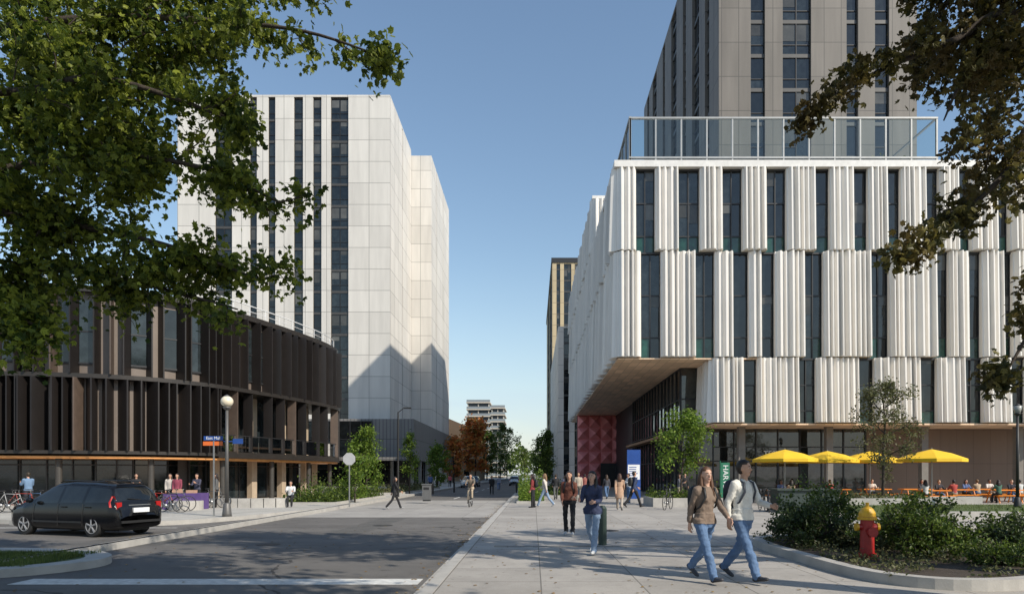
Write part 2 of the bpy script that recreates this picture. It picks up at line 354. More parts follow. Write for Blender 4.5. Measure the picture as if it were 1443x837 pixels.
# park trees beside and behind the viewpoint (their shade falls on the road and plaza)
for i,(x,y,r_,z,n) in enumerate([(2.6,1.6,6.6,14.5,10500),(-3.0,1.5,7,15,8000),(8.6,-.9,3.8,13,2200),(7.4,7.6,4.6,17,3000),(13.8,9.0,4.4,14,2300)]):
    tree('park_tree',(x,y,0),z,r_,.36,.32 if n>5000 else .26,L_green,n,2,.6,4,40+i,12,'hex',.5 if n>5000 else .3,.2)
# street + plaza trees
tree('plaza_tree',(7.8,36,.35),4.7,2.1,.07,.16,L_fresh,3200,2,.38,4,3,9,'hex',.17)
tree('plaza_tree',(18.9,37,.2),7.3,2.5,.09,.13,L_olive,4200,2,.25,4,5,14,'hex',.16)
tree('street_tree',(sx(516,45),45,0),5.2,1.5,.06,.17,L_fresh,2600,2,.25,4,6,9,'hex',.17)
tree('street_tree',(sx(577,58),58,0),5.8,1.1,.06,.17,L_fresh,1500,2,.25,4,7,8,'hex',.17)
tree('street_tree',(sx(500,40),40,0),3.2,1.1,.05,.15,L_fresh,1500,2,.2,4,8,8,'hex',.17)
tree('autumn_tree',(-12.0,140,0),13.5,5.6,.2,.6,L_orange,3800,2,.2,4,9,10,'hex',.5)
tree('autumn_tree',(-15.0,128,0),9,3.4,.2,.5,L_orange,1500,2,.2,4,10,9,'hex',.5)
for i,(x,y,h,r_,m) in enumerate([(-10.5,215,19,7,L_green),(-13,190,15,5,L_green),(-10,255,21,7,L_green),(-16,290,22,8,L_green),(2.9,155,12.5,4.2,L_green),(4.6,185,14,5,L_fresh),(6.5,235,15,6,L_green),(1.0,270,13,6,L_green),(-4.5,330,15,6,L_green),(-26,230,18,7,L_green),(-13,92,6,2.2,L_fresh),(2.2,120,7,2.0,L_green),(-20,150,10,4,L_green)]):
    tree('street_tree',(x,y,0),h,r_,.18,.5 if y>130 else .3,m,2000,2,.15,4,60+i,9,'hex',.45 if y>130 else .3)
C=[]
for i in range(16000):
    y=random.uniform(330,420); x=random.uniform(-160,160); top=13+7*mnoise.noise(Vector((x*.06,0,1)))+5*mnoise.noise(Vector((x*.2,3,1)))
    C.append((x,y,top*math.sqrt(random.random())))
leafcloud(C,1.9,'distant_trees',L_green,None,'hex',.4,5)
# ---------------------------------------------------------------- facades
X=Vector((1,0,0)); Y=Vector((0,1,0))
def fluted(mb,fr,u0,u1,z0,z1,flare=.13,pitch=.36):
    O,U,N=fr; n=max(2,round((u1-u0)/pitch)); ws=[random.choice([.7,1,1.3]) for _ in range(n)]; S=sum(ws); pr=[]; a=u0
    for i in range(n):
        w_=(u1-u0)*ws[i]/S; d=random.choice([.26,.34,.20]); k=random.choice([.62,.70,.76])
        pr+=[(a,.0),(a+w_*.18,.0),(a+w_*(k-.22),d),(a+w_*k,d)]; a+=w_
    pr.append((u1,0)); m=len(pr)
    P=lambda u,o,z: O+U*u+N*o+Vector((0,0,z))
    vs=[P(u,o*1.15+flare,z0) for u,o in pr]+[P(u,o+.02,z1) for u,o in pr]+[P(u0,-.42,z0),P(u1,-.42,z0),P(u0,-.42,z1),P(u1,-.42,z1)]
    fs=[(i,i+1,m+i+1,m+i) for i in range(m-1)]+[(2*m,0,m,2*m+2),(m-1,2*m+1,2*m+3,2*m-1)]
    fs+=[tuple([2*m+1]+list(range(m-1,-1,-1))+[2*m]),tuple([2*m+2]+list(range(m,2*m))+[2*m+3])]
    mb.add(vs,fs,0)
def window(gl,fm,fr,u0,u1,z0,z1,nz=3,nu=1):
    O,U,N=fr; zs=[z0,z0+(z1-z0)*.2]+[z0+(z1-z0)*(.2+.8*(i+1)/(nz-1)) for i in range(nz-1)] if nz>1 else [z0,z1]
    for i in range(len(zs)-1):
        for k in range(nu):
            a=u0+(u1-u0)*k/nu; b=u0+(u1-u0)*(k+1)/nu; t=random.uniform(-.012,.012); s=random.uniform(-.01,.01)
            gl.quad(*[O+U*u+N*(-.34+q)+Vector((0,0,z)) for u,z,q in ((a,zs[i],t),(b,zs[i],-t+s),(b,zs[i+1],-t),(a,zs[i+1],t+s))],1 if (i==0 and nz>1 and random.random()<.75) else 0)
            if random.random()<.3:
                zb=zs[i+1]-(zs[i+1]-zs[i])*random.uniform(.15,.6)
                if i>0: gl.quad(*[O+U*u+N*(-.318)+Vector((0,0,z)) for u,z in ((a+.05,zb),(b-.05,zb),(b-.05,zs[i+1]),(a+.05,zs[i+1]))],2)
        fm.fbox(fr,u0,u1,-.36,-.27,zs[i+1]-.04,zs[i+1]+.04)
    for k in range(nu+1):
        a=u0+(u1-u0)*k/nu; fm.fbox(fr,a-.035,a+.035,-.36,-.25,z0,z1)
def fluted_facade(fr,rows,parent,tag=''):
    pa=MB();gl=MB();fm=MB()
    for (z0,z1,u0,u1,wins) in rows:
        c=u0
        for a,b in wins+[(u1,u1)]:
            if a-c>.15: fluted(pa,fr,c,a,z0+.06,z1)
            if b>a: window(gl,fm,fr,a,b,z0,z1-.05,3,2 if b-a>1.1 else 1)
            c=b
        fm.fbox(fr,u0+.02,u1-.02,-.41,-.20,z1-.1,z1+.02)
    pa.obj('fluted_panels'+tag,M_white,parent); gl.obj('windows'+tag,[M_glass,M_glassg,M_blind],parent); fm.obj('frames'+tag,M_frame,parent)
M_blind=simple('blind_behind_glass',(.075,.075,.07),.12,ns=1,na=.3,isl=.5)
hub=empty('campus_podium_building')
D=45.0; fx=lambda p: sx(p,D)-5.5
def wl(L): return [(fx(a),fx(b)) for a,b in L]
r1=wl([(896,923),(956,986),(1018,1046),(1080,1108),(1149,1169),(1203,1223),(1250,1269),(1304,1323),(1350,1368),(1404,1422),(1460,1480),(1510,1535)])
r2=wl([(903,931),(980,1007),(1033,1055),(1073,1092),(1134,1160),(1227,1253),(1318,1337),(1365,1383),(1412,1427),(1470,1490)])
r3=wl([(1048,1067),(1125,1150),(1210,1232),(1297,1320),(1357,1385),(1425,1445),(1490,1510)])
UE=45.
fr=(Vector((5.5,45,0)),X,Vector((0,-1,0)))
fluted_facade(fr,[(16.3,21.8,0,UE,r1),(9.3,16.3,0,UE,r2),(5.0,9.3,6.3,UE,r3)],hub)
def rndw(u0,u1,mn=.8,mx=1.9):
    L=[];c=u0+random.uniform(1,1.6)
    while c<u1-2: 
        w_=random.uniform(1.0,1.6); L.append((c,c+w_)); c+=w_+random.uniform(mn,mx)
    return L
fs_=(Vector((5.5,45,0)),Y,Vector((-1,0,0)))
random.seed(12)
fluted_facade(fs_,[(16.3,21.8,0,16,rndw(0,16)),(9.3,16.3,0,16,rndw(0,16)),(9.3,16.3,16,55,rndw(16,55)),(16.3,22,16,55,rndw(16,55)),(22,27,18,55,rndw(18,55))],hub,'_side')
fluted_facade((Vector((5.5,63,0)),X,Vector((0,-1,0))),[(22,27,0,9,rndw(0,9))],hub,'_upper')
g=MB(); g.box(5.95,52,45.45,99.5,9.34,21.7); g.box(6.2,14.5,63.45,99.6,21.7,26.9); g.box(12.0,52,45.45,60,5.06,9.36); g.obj('core_walls',M_frame,hub)
g=MB(); g.box(5.3,51,44.8,99.9,21.82,22.25); g.box(5.4,15,62.9,99.8,27.02,27.3); g.obj('roof_slab',simple('roof_edge',(.68,.66,.63),.5),hub)
g=MB(); g.box(5.55,16,45.0,99.9,9.22,9.30); g.box(11.85,52,45.1,49.2,4.9,5.0); g.obj('soffit',M_soffit,hub)
fluted_facade((Vector((11.85,45.05,0)),Y,Vector((-1,0,0))),[(5.0,9.2,0,3.6,[])],hub,'_return')
def curtain(gl,fm,fr,u0,u1,z0,z1,du,zs):
    O,U,N=fr; n=max(1,round((u1-u0)/du)); zz=[z0]+zs+[z1]
    for i in range(n):
        a=u0+(u1-u0)*i/n;b=u0+(u1-u0)*(i+1)/n
        for j in range(len(zz)-1):
            t=random.uniform(-.01,.01); gl.quad(*[O+U*u+N*q+Vector((0,0,z)) for u,z,q in ((a,zz[j],t),(b,zz[j],-t),(b,zz[j+1],-t),(a,zz[j+1],t))],0)
        fm.fbox(fr,a-.04,a+.04,-.05,.09,z0,z1)
    fm.fbox(fr,u1-.04,u1+.04,-.05,.09,z0,z1)
    for z in zz: fm.fbox(fr,u0,u1,-.04,.07,z-.04,z+.04)
gl=MB();fm=MB()
curtain(gl,fm,(Vector((10.5,48.7,0)),X,Vector((0,-1,0))),0,2.3,.05,9.2,1.15,[2.6,5.0,7])
curtain(gl,fm,(Vector((10.5,48.7,0)),Y,Vector((-1,0,0))),0,23.3,.05,9.2,1.5,[2.6,5.0,7])
curtain(gl,fm,(Vector((12.8,49.0,0)),X,Vector((0,-1,0))),0,11,.05,4.9,1.6,[2.6,3.6])
gl.obj('ground_floor_glass',[glassmat('shopfront_glass',(.03,.034,.032),.7,.03,.9)],hub); fm.obj('ground_floor_frames',M_frame,hub)
M_brown=panelmat('brown_wall',(.17,.115,.085),1.2,2.4,.02,(.07,.045,.035),var=.08)
g=MB(); g.box(23.85,52,48.9,49.4,0,4.9); g.box(10.6,52,49.3,99,.0,9.2,1); g.obj('ground_floor_wall',[M_brown,M_frame],hub)
g=MB()
for x in (14,20,26.5,33,39.5): g.box(x,x+.45,46.6,47.05,0,4.9)
g.obj('columns',simple('column_concrete',(.2,.18,.16),.8),hub)
g=MB(); g.box(9.6,10.4,52,71,4.4,4.6,0); g.obj('entrance_canopy',simple('wood_canopy',(.38,.2,.1),.6),hub)
g=MB(); random.seed(4)
nx,nz=6,6; x0,x1_,z0,z1_=5.65,14.6,0,9.2
for i in range(nx):
    for j in range(nz):
        a=x0+(x1_-x0)*i/nx;b=x0+(x1_-x0)*(i+1)/nx;c=z0+(z1_-z0)*j/nz;d=z0+(z1_-z0)*(j+1)/nz
        if j<2 and i in (2,3,4): continue
        p=[(a,88,c),(b,88,c),(b,88,d),(a,88,d),((a+b)/2+random.uniform(-.2,.2),87.2,(c+d)/2)]
        g.add(p,[(0,1,4),(1,2,4),(2,3,4),(3,0,4)],0)
g.obj('rose_folded_wall',simple('rose_concrete',(.76,.26,.25),.6,ns=1,na=.1),hub)
g=MB(); g.box(x0-.1,x1_,88.02,88.4,0,9.2); g.obj('portal_back',M_frame,hub)
g=MB();gg=MB()
q=NT('clear_screen_glass'); tr=q.node('ShaderNodeBsdfTransparent'); tr.inputs[0].default_value=(.86,.91,.91,1); gs=q.node('ShaderNodeBsdfGlossy'); gs.inputs['Roughness'].default_value=.02
ms=q.node('ShaderNodeMixShader'); fz=q.node('ShaderNodeFresnel'); fz.inputs[0].default_value=1.4; q.set(ms.inputs[0],fz.outputs[0]); q.set(ms.inputs[1],tr.outputs[0]); q.set(ms.inputs[2],gs.outputs[0]); q.set(q.out.inputs[0],ms.outputs[0]); M_clear=q.m
tx0=sx(888,45.6); tx1=sx(1320,45.6); n=12
for i in range(n+1):
    x=tx0+(tx1-tx0)*i/n; g.box(x-.05,x+.05,45.55,45.7,22.25,25.4)
for z in (22.75,25.4): g.box(tx0-.06,tx1+.06,45.53,45.72,z-.05,z+.06)
gg.box(tx0,tx1,45.61,45.63,22.25,25.4)
for i in range(9):
    y=45.6+i*2; g.box(tx0-.08,tx0+.07,y-.05,y+.05,22.25,25.4)
g.box(tx0-.09,tx0+.08,45.5,61.7,25.35,25.47); g.box(tx0-.09,tx0+.08,45.5,61.7,22.7,22.8); gg.box(tx0-.01,tx0+.01,45.7,61.6,22.25,25.4)
g.box(tx1-.06,tx1+.06,45.6,55,25.35,25.46)
for i in range(9): g.box(18+i*.55,18.08+i*.55,50,54,24.3,24.5)
for x in (18,22.4):
    for y in (50,53.8): g.box(x,x+.15,y,y+.15,22.25,24.3)
g.obj('terrace_screen_frame',simple('anodised_frame',(.36,.36,.35),.4,.3),hub); gg.obj('terrace_screen_glass',M_clear,hub)
leafcloud([(random.gauss(25,1.4),random.gauss(50,.8),22.3+abs(random.gauss(0,.8))) for i in range(900)],.25,'terrace_planting',L_olive,hub)
text('building_lettering','TEST',.55,(sx(1088,48.8),48.85,3.1),(rad(90),0,0),simple('white_letters',(.8,.8,.78),.5),hub)
# ---------------------------------------------------------------- pier towers
def pier_facade(pa,gl,fm,fr,Wd,z0,z1,strips,fh,sp=.55):
    c=0
    for a,b in strips+[(Wd,Wd)]:
        if a-c>.05: pa.fbox(fr,c,a,-.45,0,z0,z1)
        if b>a:
            n=max(1,round((b-a)/1.25)); z=z0; O,U,N=fr
            while z<z1-.5:
                zt=min(z+fh,z1)
                for k in range(n):
                    u=a+(b-a)*k/n;v=a+(b-a)*(k+1)/n; t=random.uniform(-.012,.012); zm=z+fh*.36 if random.random()<.8 else z+.3
                    for (q0,q1,mi) in ((z+.25,zm,0),(zm,zt,0)):
                        gl.quad(*[O+U*uu+N*(-.3+o)+Vector((0,0,zz)) for uu,zz,o in ((u,q0,t),(v,q0,-t),(v,q1,-t),(u,q1,t))],mi)
                    if random.random()<.5: 
                        hh=random.choice([.7,1.1,1.6]); gl.quad(*[O+U*uu+N*(-.28)+Vector((0,0,zz)) for uu,zz in ((u+.1,zt-hh),(v-.1,zt-hh),(v-.1,zt-.05),(u+.1,zt-.05))],2)
                    fm.fbox(fr,u-.03,u+.04,-.33,-.2,z,zt)
                    fm.fbox(fr,u,v,-.32,-.22,zm-.03,zm+.04)
                fm.fbox(fr,a,b,-.34,-.19,z-.05,z+.28,1); z+=fh
        c=b
def towr(name,x0,x1,y0,y1,z0,z1,front,side,fh,mp,sidedir=-1,mg=None,mf=None):
    e=empty(name); pa=MB();gl=MB();fm=MB()
    pier_facade(pa,gl,fm,(Vector((x0,y0,0)),X,Vector((0,-1,0))),x1-x0,z0,z1,front,fh)
    ex=x0 if sidedir<0 else x1
    pier_facade(pa,gl,fm,(Vector((ex,y0+.451,0)),Y,Vector((sidedir,0,0))),y1-y0-.451,z0,z1,side,fh)
    fm.box(x0+.46,x1-.46,y0+.46,y1-.1,z0,z1-.1)
    pa.box(x0+.02,x1-.02,y0+.02,y1-.02,z1+.002,z1+.3)
    pa.obj('wall_panels',mp,e); gl.obj('windows',[mg or M_glass,M_glassg,M_blind],e); fm.obj('spandrels',[M_frame,mf or M_sp],e); return e
M_sp=simple('spandrel_panel',(.06,.058,.056),.5,na=.1)
random.seed(31)
M_greyp=panelmat('grey_precast',(.135,.12,.105),1.55,3.1,.06,(.05,.046,.042),var=.12,oz=.5,streak=.16)
D2=62.; s2=lambda p:(p-1013)*D2/F
towr('residence_tower_grey',sx(1013,D2),sx(1292,D2),D2,104,21,57,[(s2(1058),s2(1078)),(s2(1103),s2(1143)),(s2(1193),s2(1209)),(s2(1233),s2(1253))],[(3,4.6),(7,10),(13,14.5),(18,21),(25,26.5),(31,34),(37,38.5)],3.1,M_greyp,-1)
M_whitep=panelmat('white_precast',(.63,.60,.555),3.02,3.05,.07,(.27,.26,.24),var=.07,oz=.25,ou=76.6,streak=.08)
D3=97.; s3=lambda p:(p-250)*D3/F
wt=towr('residence_tower_white',sx(250,D3),sx(550,D3),D3,113.5,0,55.2,[(s3(303),s3(327)),(s3(352),s3(362)),(s3(378),s3(388)),(s3(414),s3(427)),(s3(441),s3(453)),(s3(466),s3(491))],[(8.2,8.8)],3.05,M_whitep,1)
pa=MB();x2=sx(608,113.6)
pa.box(-30,x2-.0,113.6,119.0,0,54.6); pa.box(-30,x2-.5,119.0,119.6,0,54.5,0); pa.box(-30,x2,119.6,128,0,54.6); pa.box(-30,x2-.5,128,128.6,0,54.5,0); pa.box(-30,x2,128.6,137,0,54.6)
pa.obj('rear_wing_walls',M_whitep,wt)
g=MB(); g.box(x2-.49,x2-.3,119.01,119.59,0,54.4); g.box(x2-.49,x2-.3,128.01,128.59,0,54.4); g.obj('rear_wing_slot',M_frame,wt)
M_corr=panelmat('corrugated_grey',(.20,.19,.18),.5,2.9,.09,(.08,.08,.08),var=.05,oz=3.6)
pod=empty('tower_podium'); g=MB(); g.box(-42,-16.7,95,143,3.6,9.35); g.box(-42,-16.0,90,95.2,3.5,3.9,0); g.obj('podium_walls',M_corr,pod)
gl=MB();fm=MB(); curtain(gl,fm,(Vector((-42,96.3,0)),X,Vector((0,-1,0))),0,24.3,.05,3.6,1.6,[2.4]); curtain(gl,fm,(Vector((-17.7,96.3,0)),Y,Vector((1,0,0))),0,46,.05,3.6,1.6,[2.4]); curtain(gl,fm,(Vector((-42,94.85,0)),X,Vector((0,-1,0))),0,19.5,4.1,9.0,1.5,[6.5])
gl.obj('podium_glass',M_glass,pod); fm.obj('podium_frames',M_frame,pod)
g=MB()
for i in range(8): g.box(-17.2,-16.8,95.3+i*6.5,95.7+i*6.5,0,3.6)
for i in range(4): g.box(-38+i*6,-37.6+i*6,95.4,95.8,0,3.6)
g.obj('podium_columns',M_kerb,pod)
M_beige=panelmat('beige_brick',(.46,.37,.23),2,3,.1,(.2,.16,.1),var=.08)
random.seed(5)
towr('distant_tower',5.0,26,185,260,0,58.6,[(1.2,2.2),(3.2,5.2),(6.2,8.2),(9.2,12),(14,16)],[(1,30),(33,60)],3,M_beige,-1)
g=MB(); g.box(4.8,27,184.8,262,58.9,60.2); g.obj('distant_tower_cornice',M_frame,bpy.data.objects['distant_tower'])
towr('white_midrise_building',4.5,30,125,182,0,28.4,[(1,2),(3,4.5),(6,8)],[(2,3),(5,6.5),(9,10),(13,15),(19,20),(24,26),(30,31),(36,38),(44,46)],3.2,M_whitep,-1)
ap=empty('distant_apartment_block'); g=MB();k=MB(); j_=MB()
for x0,x1,zt in ((-29.6,-19,33.4),(-19,-12.5,31)):
    n=int(zt/3); k.box(x0+.6,x1-.6,301,318,0,zt-.4)
    for i in range(n+1): g.box(x0,x1-.05,300,319,zt-i*3-.5,zt-i*3); j_.box(x0+.1,x1-.15,300.1,300.2,zt-i*3+.02,zt-i*3+1.0)
    for x in np.linspace(x0+.5,x1-1,3): g.box(x,x+.4,300.6,301,0,zt-.6)
j_.obj('balcony_guards',simple('blue_grey_guard',(.24,.27,.29),.2),ap)
g.obj('balcony_slabs',simple('apartment_concrete',(.52,.47,.40),.8),ap); k.obj('glazing',simple('apartment_glass',(.08,.09,.10),.15,isl=.3),ap)
g=MB(); e=empty('brown_house')
for i,(x0,x1,y0,y1,z) in enumerate([(-24,-13.6,158,180,9),(-30,-15,182,210,13)]):
    g.box(x0,x1,y0,y1,0,z,0); g.add([(x0-.6,y0-.6,z),(x1+.6,y0-.6,z),(x1+.6,y1,z),(x0-.6,y1,z),((x0+x1)/2,y0-.6,z+3.4),((x0+x1)/2,y1,z+3.4)],[(0,1,4),(1,2,5,4),(2,3,5),(3,0,4,5)],1)
    for j in range(3):
        for kx in range(4): g.box(x0+1+kx*2.3,x0+2.2+kx*2.3,y0-.05,y0,1+j*3,2.6+j*3,2)
g.obj('walls_and_roof',[simple('tan_wall',(.33,.24,.15),.8),simple('shingle',(.13,.09,.06),.9),M_glass],e)
# ---------------------------------------------------------------- dark curved building
db=empty('dark_curved_building'); random.seed(9)
cur=catmull([(-62,34.8,0),(-45,34.6,0),(-35,34.7,0),(-27.7,35.3,0),(-22.5,36.6,0),(-19.4,39.5,0),(-17.7,44,0),(-16.4,49,0),(-15.8,53,0),(-16.3,56,0),(-19,58,0)],20)
cum=[0]
for a,b in zip(cur,cur[1:]): cum.append(cum[-1]+(b-a).length)
TOT=cum[-1]
def cp(s):
    s=max(0,min(TOT-1e-4,s)); i=int(np.searchsorted(cum,s,side='right'))-1; i=min(i,len(cur)-2); t=(s-cum[i])/(cum[i+1]-cum[i]); p=cur[i].lerp(cur[i+1],t)
    T=(cur[min(i+2,len(cur)-1)]-cur[max(i-1,0)]).normalized(); return p,T,Vector((T.y,-T.x,0))
def off(d,s0=0,s1=None,step=.6):
    s1=s1 or TOT; n=int((s1-s0)/step)+1; out=[]
    for i in range(n+1):
        p,T,N=cp(s0+(s1-s0)*i/n); out.append((p+N*d))
    return out
def sof(px):
    best=min(range(len(cur)),key=lambda i:abs(cur[i].x/cur[i].y*F+CX-px)+(0 if cum[i]<TOT-6 else 999)); return cum[best]
S3=sof(302)
M_dk=simple('charcoal_cladding',(.020,.0165,.0155),.42,.2,ns=1,na=.15,isl=.25); M_tp=simple('taupe_cladding',(.17,.135,.112),.5,.1,ns=1,na=.1,isl=.3)
M_dkb=simple('dark_back_wall',(.035,.03,.028),.6); M_wood=simple('brown_fin',(.085,.06,.046),.5,na=.2,isl=.3)
g=MB(); o_=off(-.3)
g.prism([(p.x,p.y) for p in o_]+[(-25,75),(-62,75)],6.85,11.3,0)
g.prism([(p.x,p.y) for p in off(-.35,0,S3)]+[tuple(cp(S3)[0].lerp(Vector((-40,60,0)),.3))[:2],(-62,70)],2.85,6.86,0)
g.prism([(p.x,p.y) for p in off(-2.3,S3-1)]+[(-25,74),(-30,60)],.0,6.87,1)
g.prism([(p.x,p.y) for p in off(-3.0,0,S3+.5)]+[(-35,60),(-62,60)],.0,2.86,1)
g.obj('core_walls',[M_tp,M_dkb],db)
g=MB()
for a,b,z0,z1,do in ((0,TOT,11.3,11.62,.12),(0,TOT,6.72,6.95,.3),(0,S3,2.72,2.9,.3),(S3,TOT,2.62,3.0,.25)):
    g.prism([(p.x,p.y) for p in off(do,a,b)]+[(p.x,p.y) for p in reversed(off(-2.6,a,b))],z0,z1,0)
g.obj('band_courses',simple('dark_band',(.04,.034,.03),.4,.3),db)
fins=MB();gl=MB();fm=MB();tp=MB()
def fin(s,w_,d,z0,z1,mb,m=0,k=.5):
    p,T,N=cp(s); b=[p-N*.3,p+N*(d)+T*w_*k,p+N*(d)+T*(w_*k+.07),p-N*.3+T*w_]
    z=Vector((0,0,1)); lo=[q+z*z0 for q in b]; hi=[q+z*z1 for q in b]
    mb.add(lo+hi,[(0,1,5,4),(1,2,6,5),(2,3,7,6),(0,3,2,1),(4,5,6,7)],m)
s=sof(-80)
while s<TOT:
    w_=random.choice([.22,.28,.34,.42]); fin(s,w_,random.choice([.32,.4,.48]),6.95,11.3,fins,1 if random.random()<.12 else 0,random.choice([.1,.5,.8]))
    gap=random.choice([.25,.4,.55,.75])
    if random.random()<.2:
        p,T,N=cp(s+w_); f=(p,T,N); gap=max(gap,.75)
        gl.fbox(f,.02,gap-.02,-.4,-.25,7.6,10.9,0); fm.fbox(f,0,gap,-.28,-.21,9.2,9.28); fm.fbox(f,0,gap,-.28,-.2,7.5,7.6)
    s+=w_+gap
s=sof(-80)
while s<S3:
    w_=random.choice([.3,.36,.5,.55]); fin(s,w_,random.choice([.5,.42,.58]),2.9,6.72,fins,1 if random.random()<.15 else 0,random.choice([.1,.5,.8])); s+=w_+random.choice([.1,.22,.35])
s=S3; kk=0
while s<TOT:
    fin(s,.34,.25,2.9,6.72,fins,1 if kk%4==1 else 0,.4); kk+=1
    s+=random.choice([1.3,1.9,2.4])
gz=off(-2.25,S3-.5,TOT,1.4)
for a,b in zip(gz,gz[1:]):
    L=(b-a); f=(a,L.normalized(),Vector((L.y,-L.x,0)).normalized()); n=L.length
    gl.fbox(f,.03,n-.03,0,.06,3.1,6.6); fm.fbox(f,-.04,.04,0,.12,3,6.7); fm.fbox(f,0,n,.0,.1,4.0,4.07)
for a,b in zip(off(.1,S3+.1,TOT,1.2),off(.1,S3+.1,TOT,1.2)[1:]):
    L=(b-a); f=(a,L.normalized(),Vector((L.y,-L.x,0)).normalized()); n=L.length; fm.fbox(f,0,n,0,.04,4.0,4.05); tp.fbox(f,.04,n-.04,0,.02,3.05,3.98)
for dd,a_,b_ in ((-2.95,sof(-60),S3),(-2.26,S3,TOT)):
    gz=off(dd,a_,b_,1.5)
    for a,b in zip(gz,gz[1:]):
        L=(b-a); f=(a,L.normalized(),Vector((L.y,-L.x,0)).normalized()); n=L.length
        gl.fbox(f,.04,n-.04,0,.06,.1,2.7); fm.fbox(f,-.04,.04,0,.12,0,2.7); fm.fbox(f,0,n,.0,.11,2.15,2.22)
fins.obj('cladding_fins',[M_dk,M_wood],db); gl.obj('windows',M_glass,db); fm.obj('window_frames',M_frame,db); tp.obj('gallery_guard',M_clear,db)
g=MB()
g.prism([(p.x,p.y) for p in off(.1)]+[(p.x,p.y) for p in reversed(off(-3.1))],2.50,2.615,0); g.obj('wood_soffit',simple('cedar_soffit',(.66,.29,.09),.55,ns=3,na=.25),db)
g=MB(); s=sof(-60)
while s<TOT-3: p,T,N=cp(s); q=p-N*.5; g.tube([(q.x,q.y,0),(q.x,q.y,2.6)],.16,12); s+=4.6
g.obj('columns',simple('black_column',(.05,.045,.04),.5),db)
g=MB()
for k in range(5):
    p,T,N=cp(S3+1.5+k*3.4); f=(p,T,N); g.fbox(f,0,.5,-1.9,-1.5,0,6.7)
g.obj('light_piers',simple('tan_pier',(.42,.33,.24),.7),db)
g=MB(); rr=off(-.2,sof(60),TOT-3,1.5)
g.tube([(p.x,p.y,12.35) for p in rr],.035,6); g.tube([(p.x,p.y,12.0) for p in rr],.02,5)
for p in rr: g.tube([(p.x,p.y,11.6),(p.x,p.y,12.35)],.025,5)
g.obj('roof_guardrail',simple('white_rail',(.7,.7,.7),.4),db)
# ---------------------------------------------------------------- street furniture
def lamp(name,x,y,z,h,dark=False):
    e=empty(name,(x,y,z)); g=MB(); g.tube([(0,0,0),(0,0,.12),(0,0,.5),(0,0,.55)],[.19,.17,.13,.09],12); g.tube([(0,0,.5),(0,0,h-.45)],[.075,.055],10); g.tube([(0,0,h-.5),(0,0,h-.42),(0,0,h-.38)],[.07,.15,.16],12)
    g.tube([(0,0,h-.02),(0,0,h+.05),(0,0,h+.1)],[.14,.10,.02],10)
    g.obj('post',simple('lamp_post_grey',(.12,.115,.11) if not dark else (.03,.03,.03),.5,.3),e,True)
    g=MB(); 
    if dark: g.tube([(0,0,h-.38),(0,0,h-.02)],[.13,.2],8)
    else: g.ell((0,0,h-.17),(.235,.235,.22),0,16,12)
    g.obj('globe',simple('opal_globe',(.75,.66,.5) if not dark else (.3,.3,.28),.25,ns=2,na=.03),e,True)
lamp('street_lamp',-11.95,26.6,0,4.65); lamp('street_lamp',23.6,33.3,0,5.0,True)
g=MB(); x=sx(561,50); g.tube([(x,50,0),(x,50,6.2)],[.09,.05],8); g.tube([(x,50,6.15),(x+.35,50,6.45),(x+.7,50,6.5)],.03,6); g.box(x+.4,x+.95,49.9,50.1,6.44,6.54); g.obj('street_lamp',M_black)
M_blue=simple('sign_blue',(.02,.07,.28),.4); M_or=simple('sign_orange',(.75,.16,.03),.4); M_wt=simple('sign_white',(.8,.8,.8),.4)
e=empty('street_name_sign',(-12.6,26.9,0)); g=MB(); g.tube([(0,0,0),(0,0,3.15)],.035,8); g.obj('post',M_steel,e)
g=MB(); g.box(-.42,.35,-.02,.0,2.78,2.94,1); g.box(-.38,.38,-.045,-.025,2.98,3.15,0); g.box(.75,1.15,-.02,0,2.85,3.05,0); g.box(.38,.76,-.015,-.005,2.93,2.96,0); g.obj('blades',[M_blue,M_or],e)
text('lettering','East Mall',.16,(0,-.05,3.07),(rad(90),0,0),M_wt,e,.002)
e=empty('stop_sign',(sx(492,34.5),34.5,0)); g=MB(); g.tube([(0,.05,0),(0,.05,2.75)],.035,8); g.obj('post',M_steel,e)
def octo(b,y0,y1,r,m): 
    pts=[(r*math.cos(rad(22.5+45*i)),r*math.sin(rad(22.5+45*i))) for i in range(8)]
    b.add([(p[0],y0,2.42+p[1]) for p in pts]+[(p[0],y1,2.42+p[1]) for p in pts],[tuple(range(8)),tuple(range(15,7,-1))]+[(i,(i+1)%8,8+(i+1)%8,8+i) for i in range(8)],m)
g=MB(); octo(g,0,.012,.33,0); g.obj('plate',simple('sign_back',(.42,.42,.42),.5),e)
g=MB(); octo(g,.014,.018,.33,0); g.obj('face',simple('sign_red',(.5,.02,.02),.4),e); text('lettering','STOP',.26,(0,.022,2.42),(rad(90),0,rad(180)),M_wt,e,.002)
e=empty('fire_hydrant',(sx(1222,12.6),12.6,.1)); M_red=simple('hydrant_red',(.36,.02,.018),.4,ns=8,na=.2); M_yel=simple('hydrant_yellow',(.68,.38,.02),.4,ns=8,na=.15)
g=MB(); g.tube([(0,0,0),(0,0,.06),(0,0,.061),(0,0,.72),(0,0,.721),(0,0,.77)],[.18,.18,.125,.118,.15,.15],20); g.tube([(-.17,0,.58),(.17,0,.58)],.06,12); g.tube([(0,-.19,.5),(0,0,.5)],.08,14)
for i in range(8): a=i*math.pi/4; g.tube([(.15*math.cos(a),.15*math.sin(a),.05),(.15*math.cos(a),.15*math.sin(a),.1)],.016,6)
g.obj('barrel',M_red,e,False)
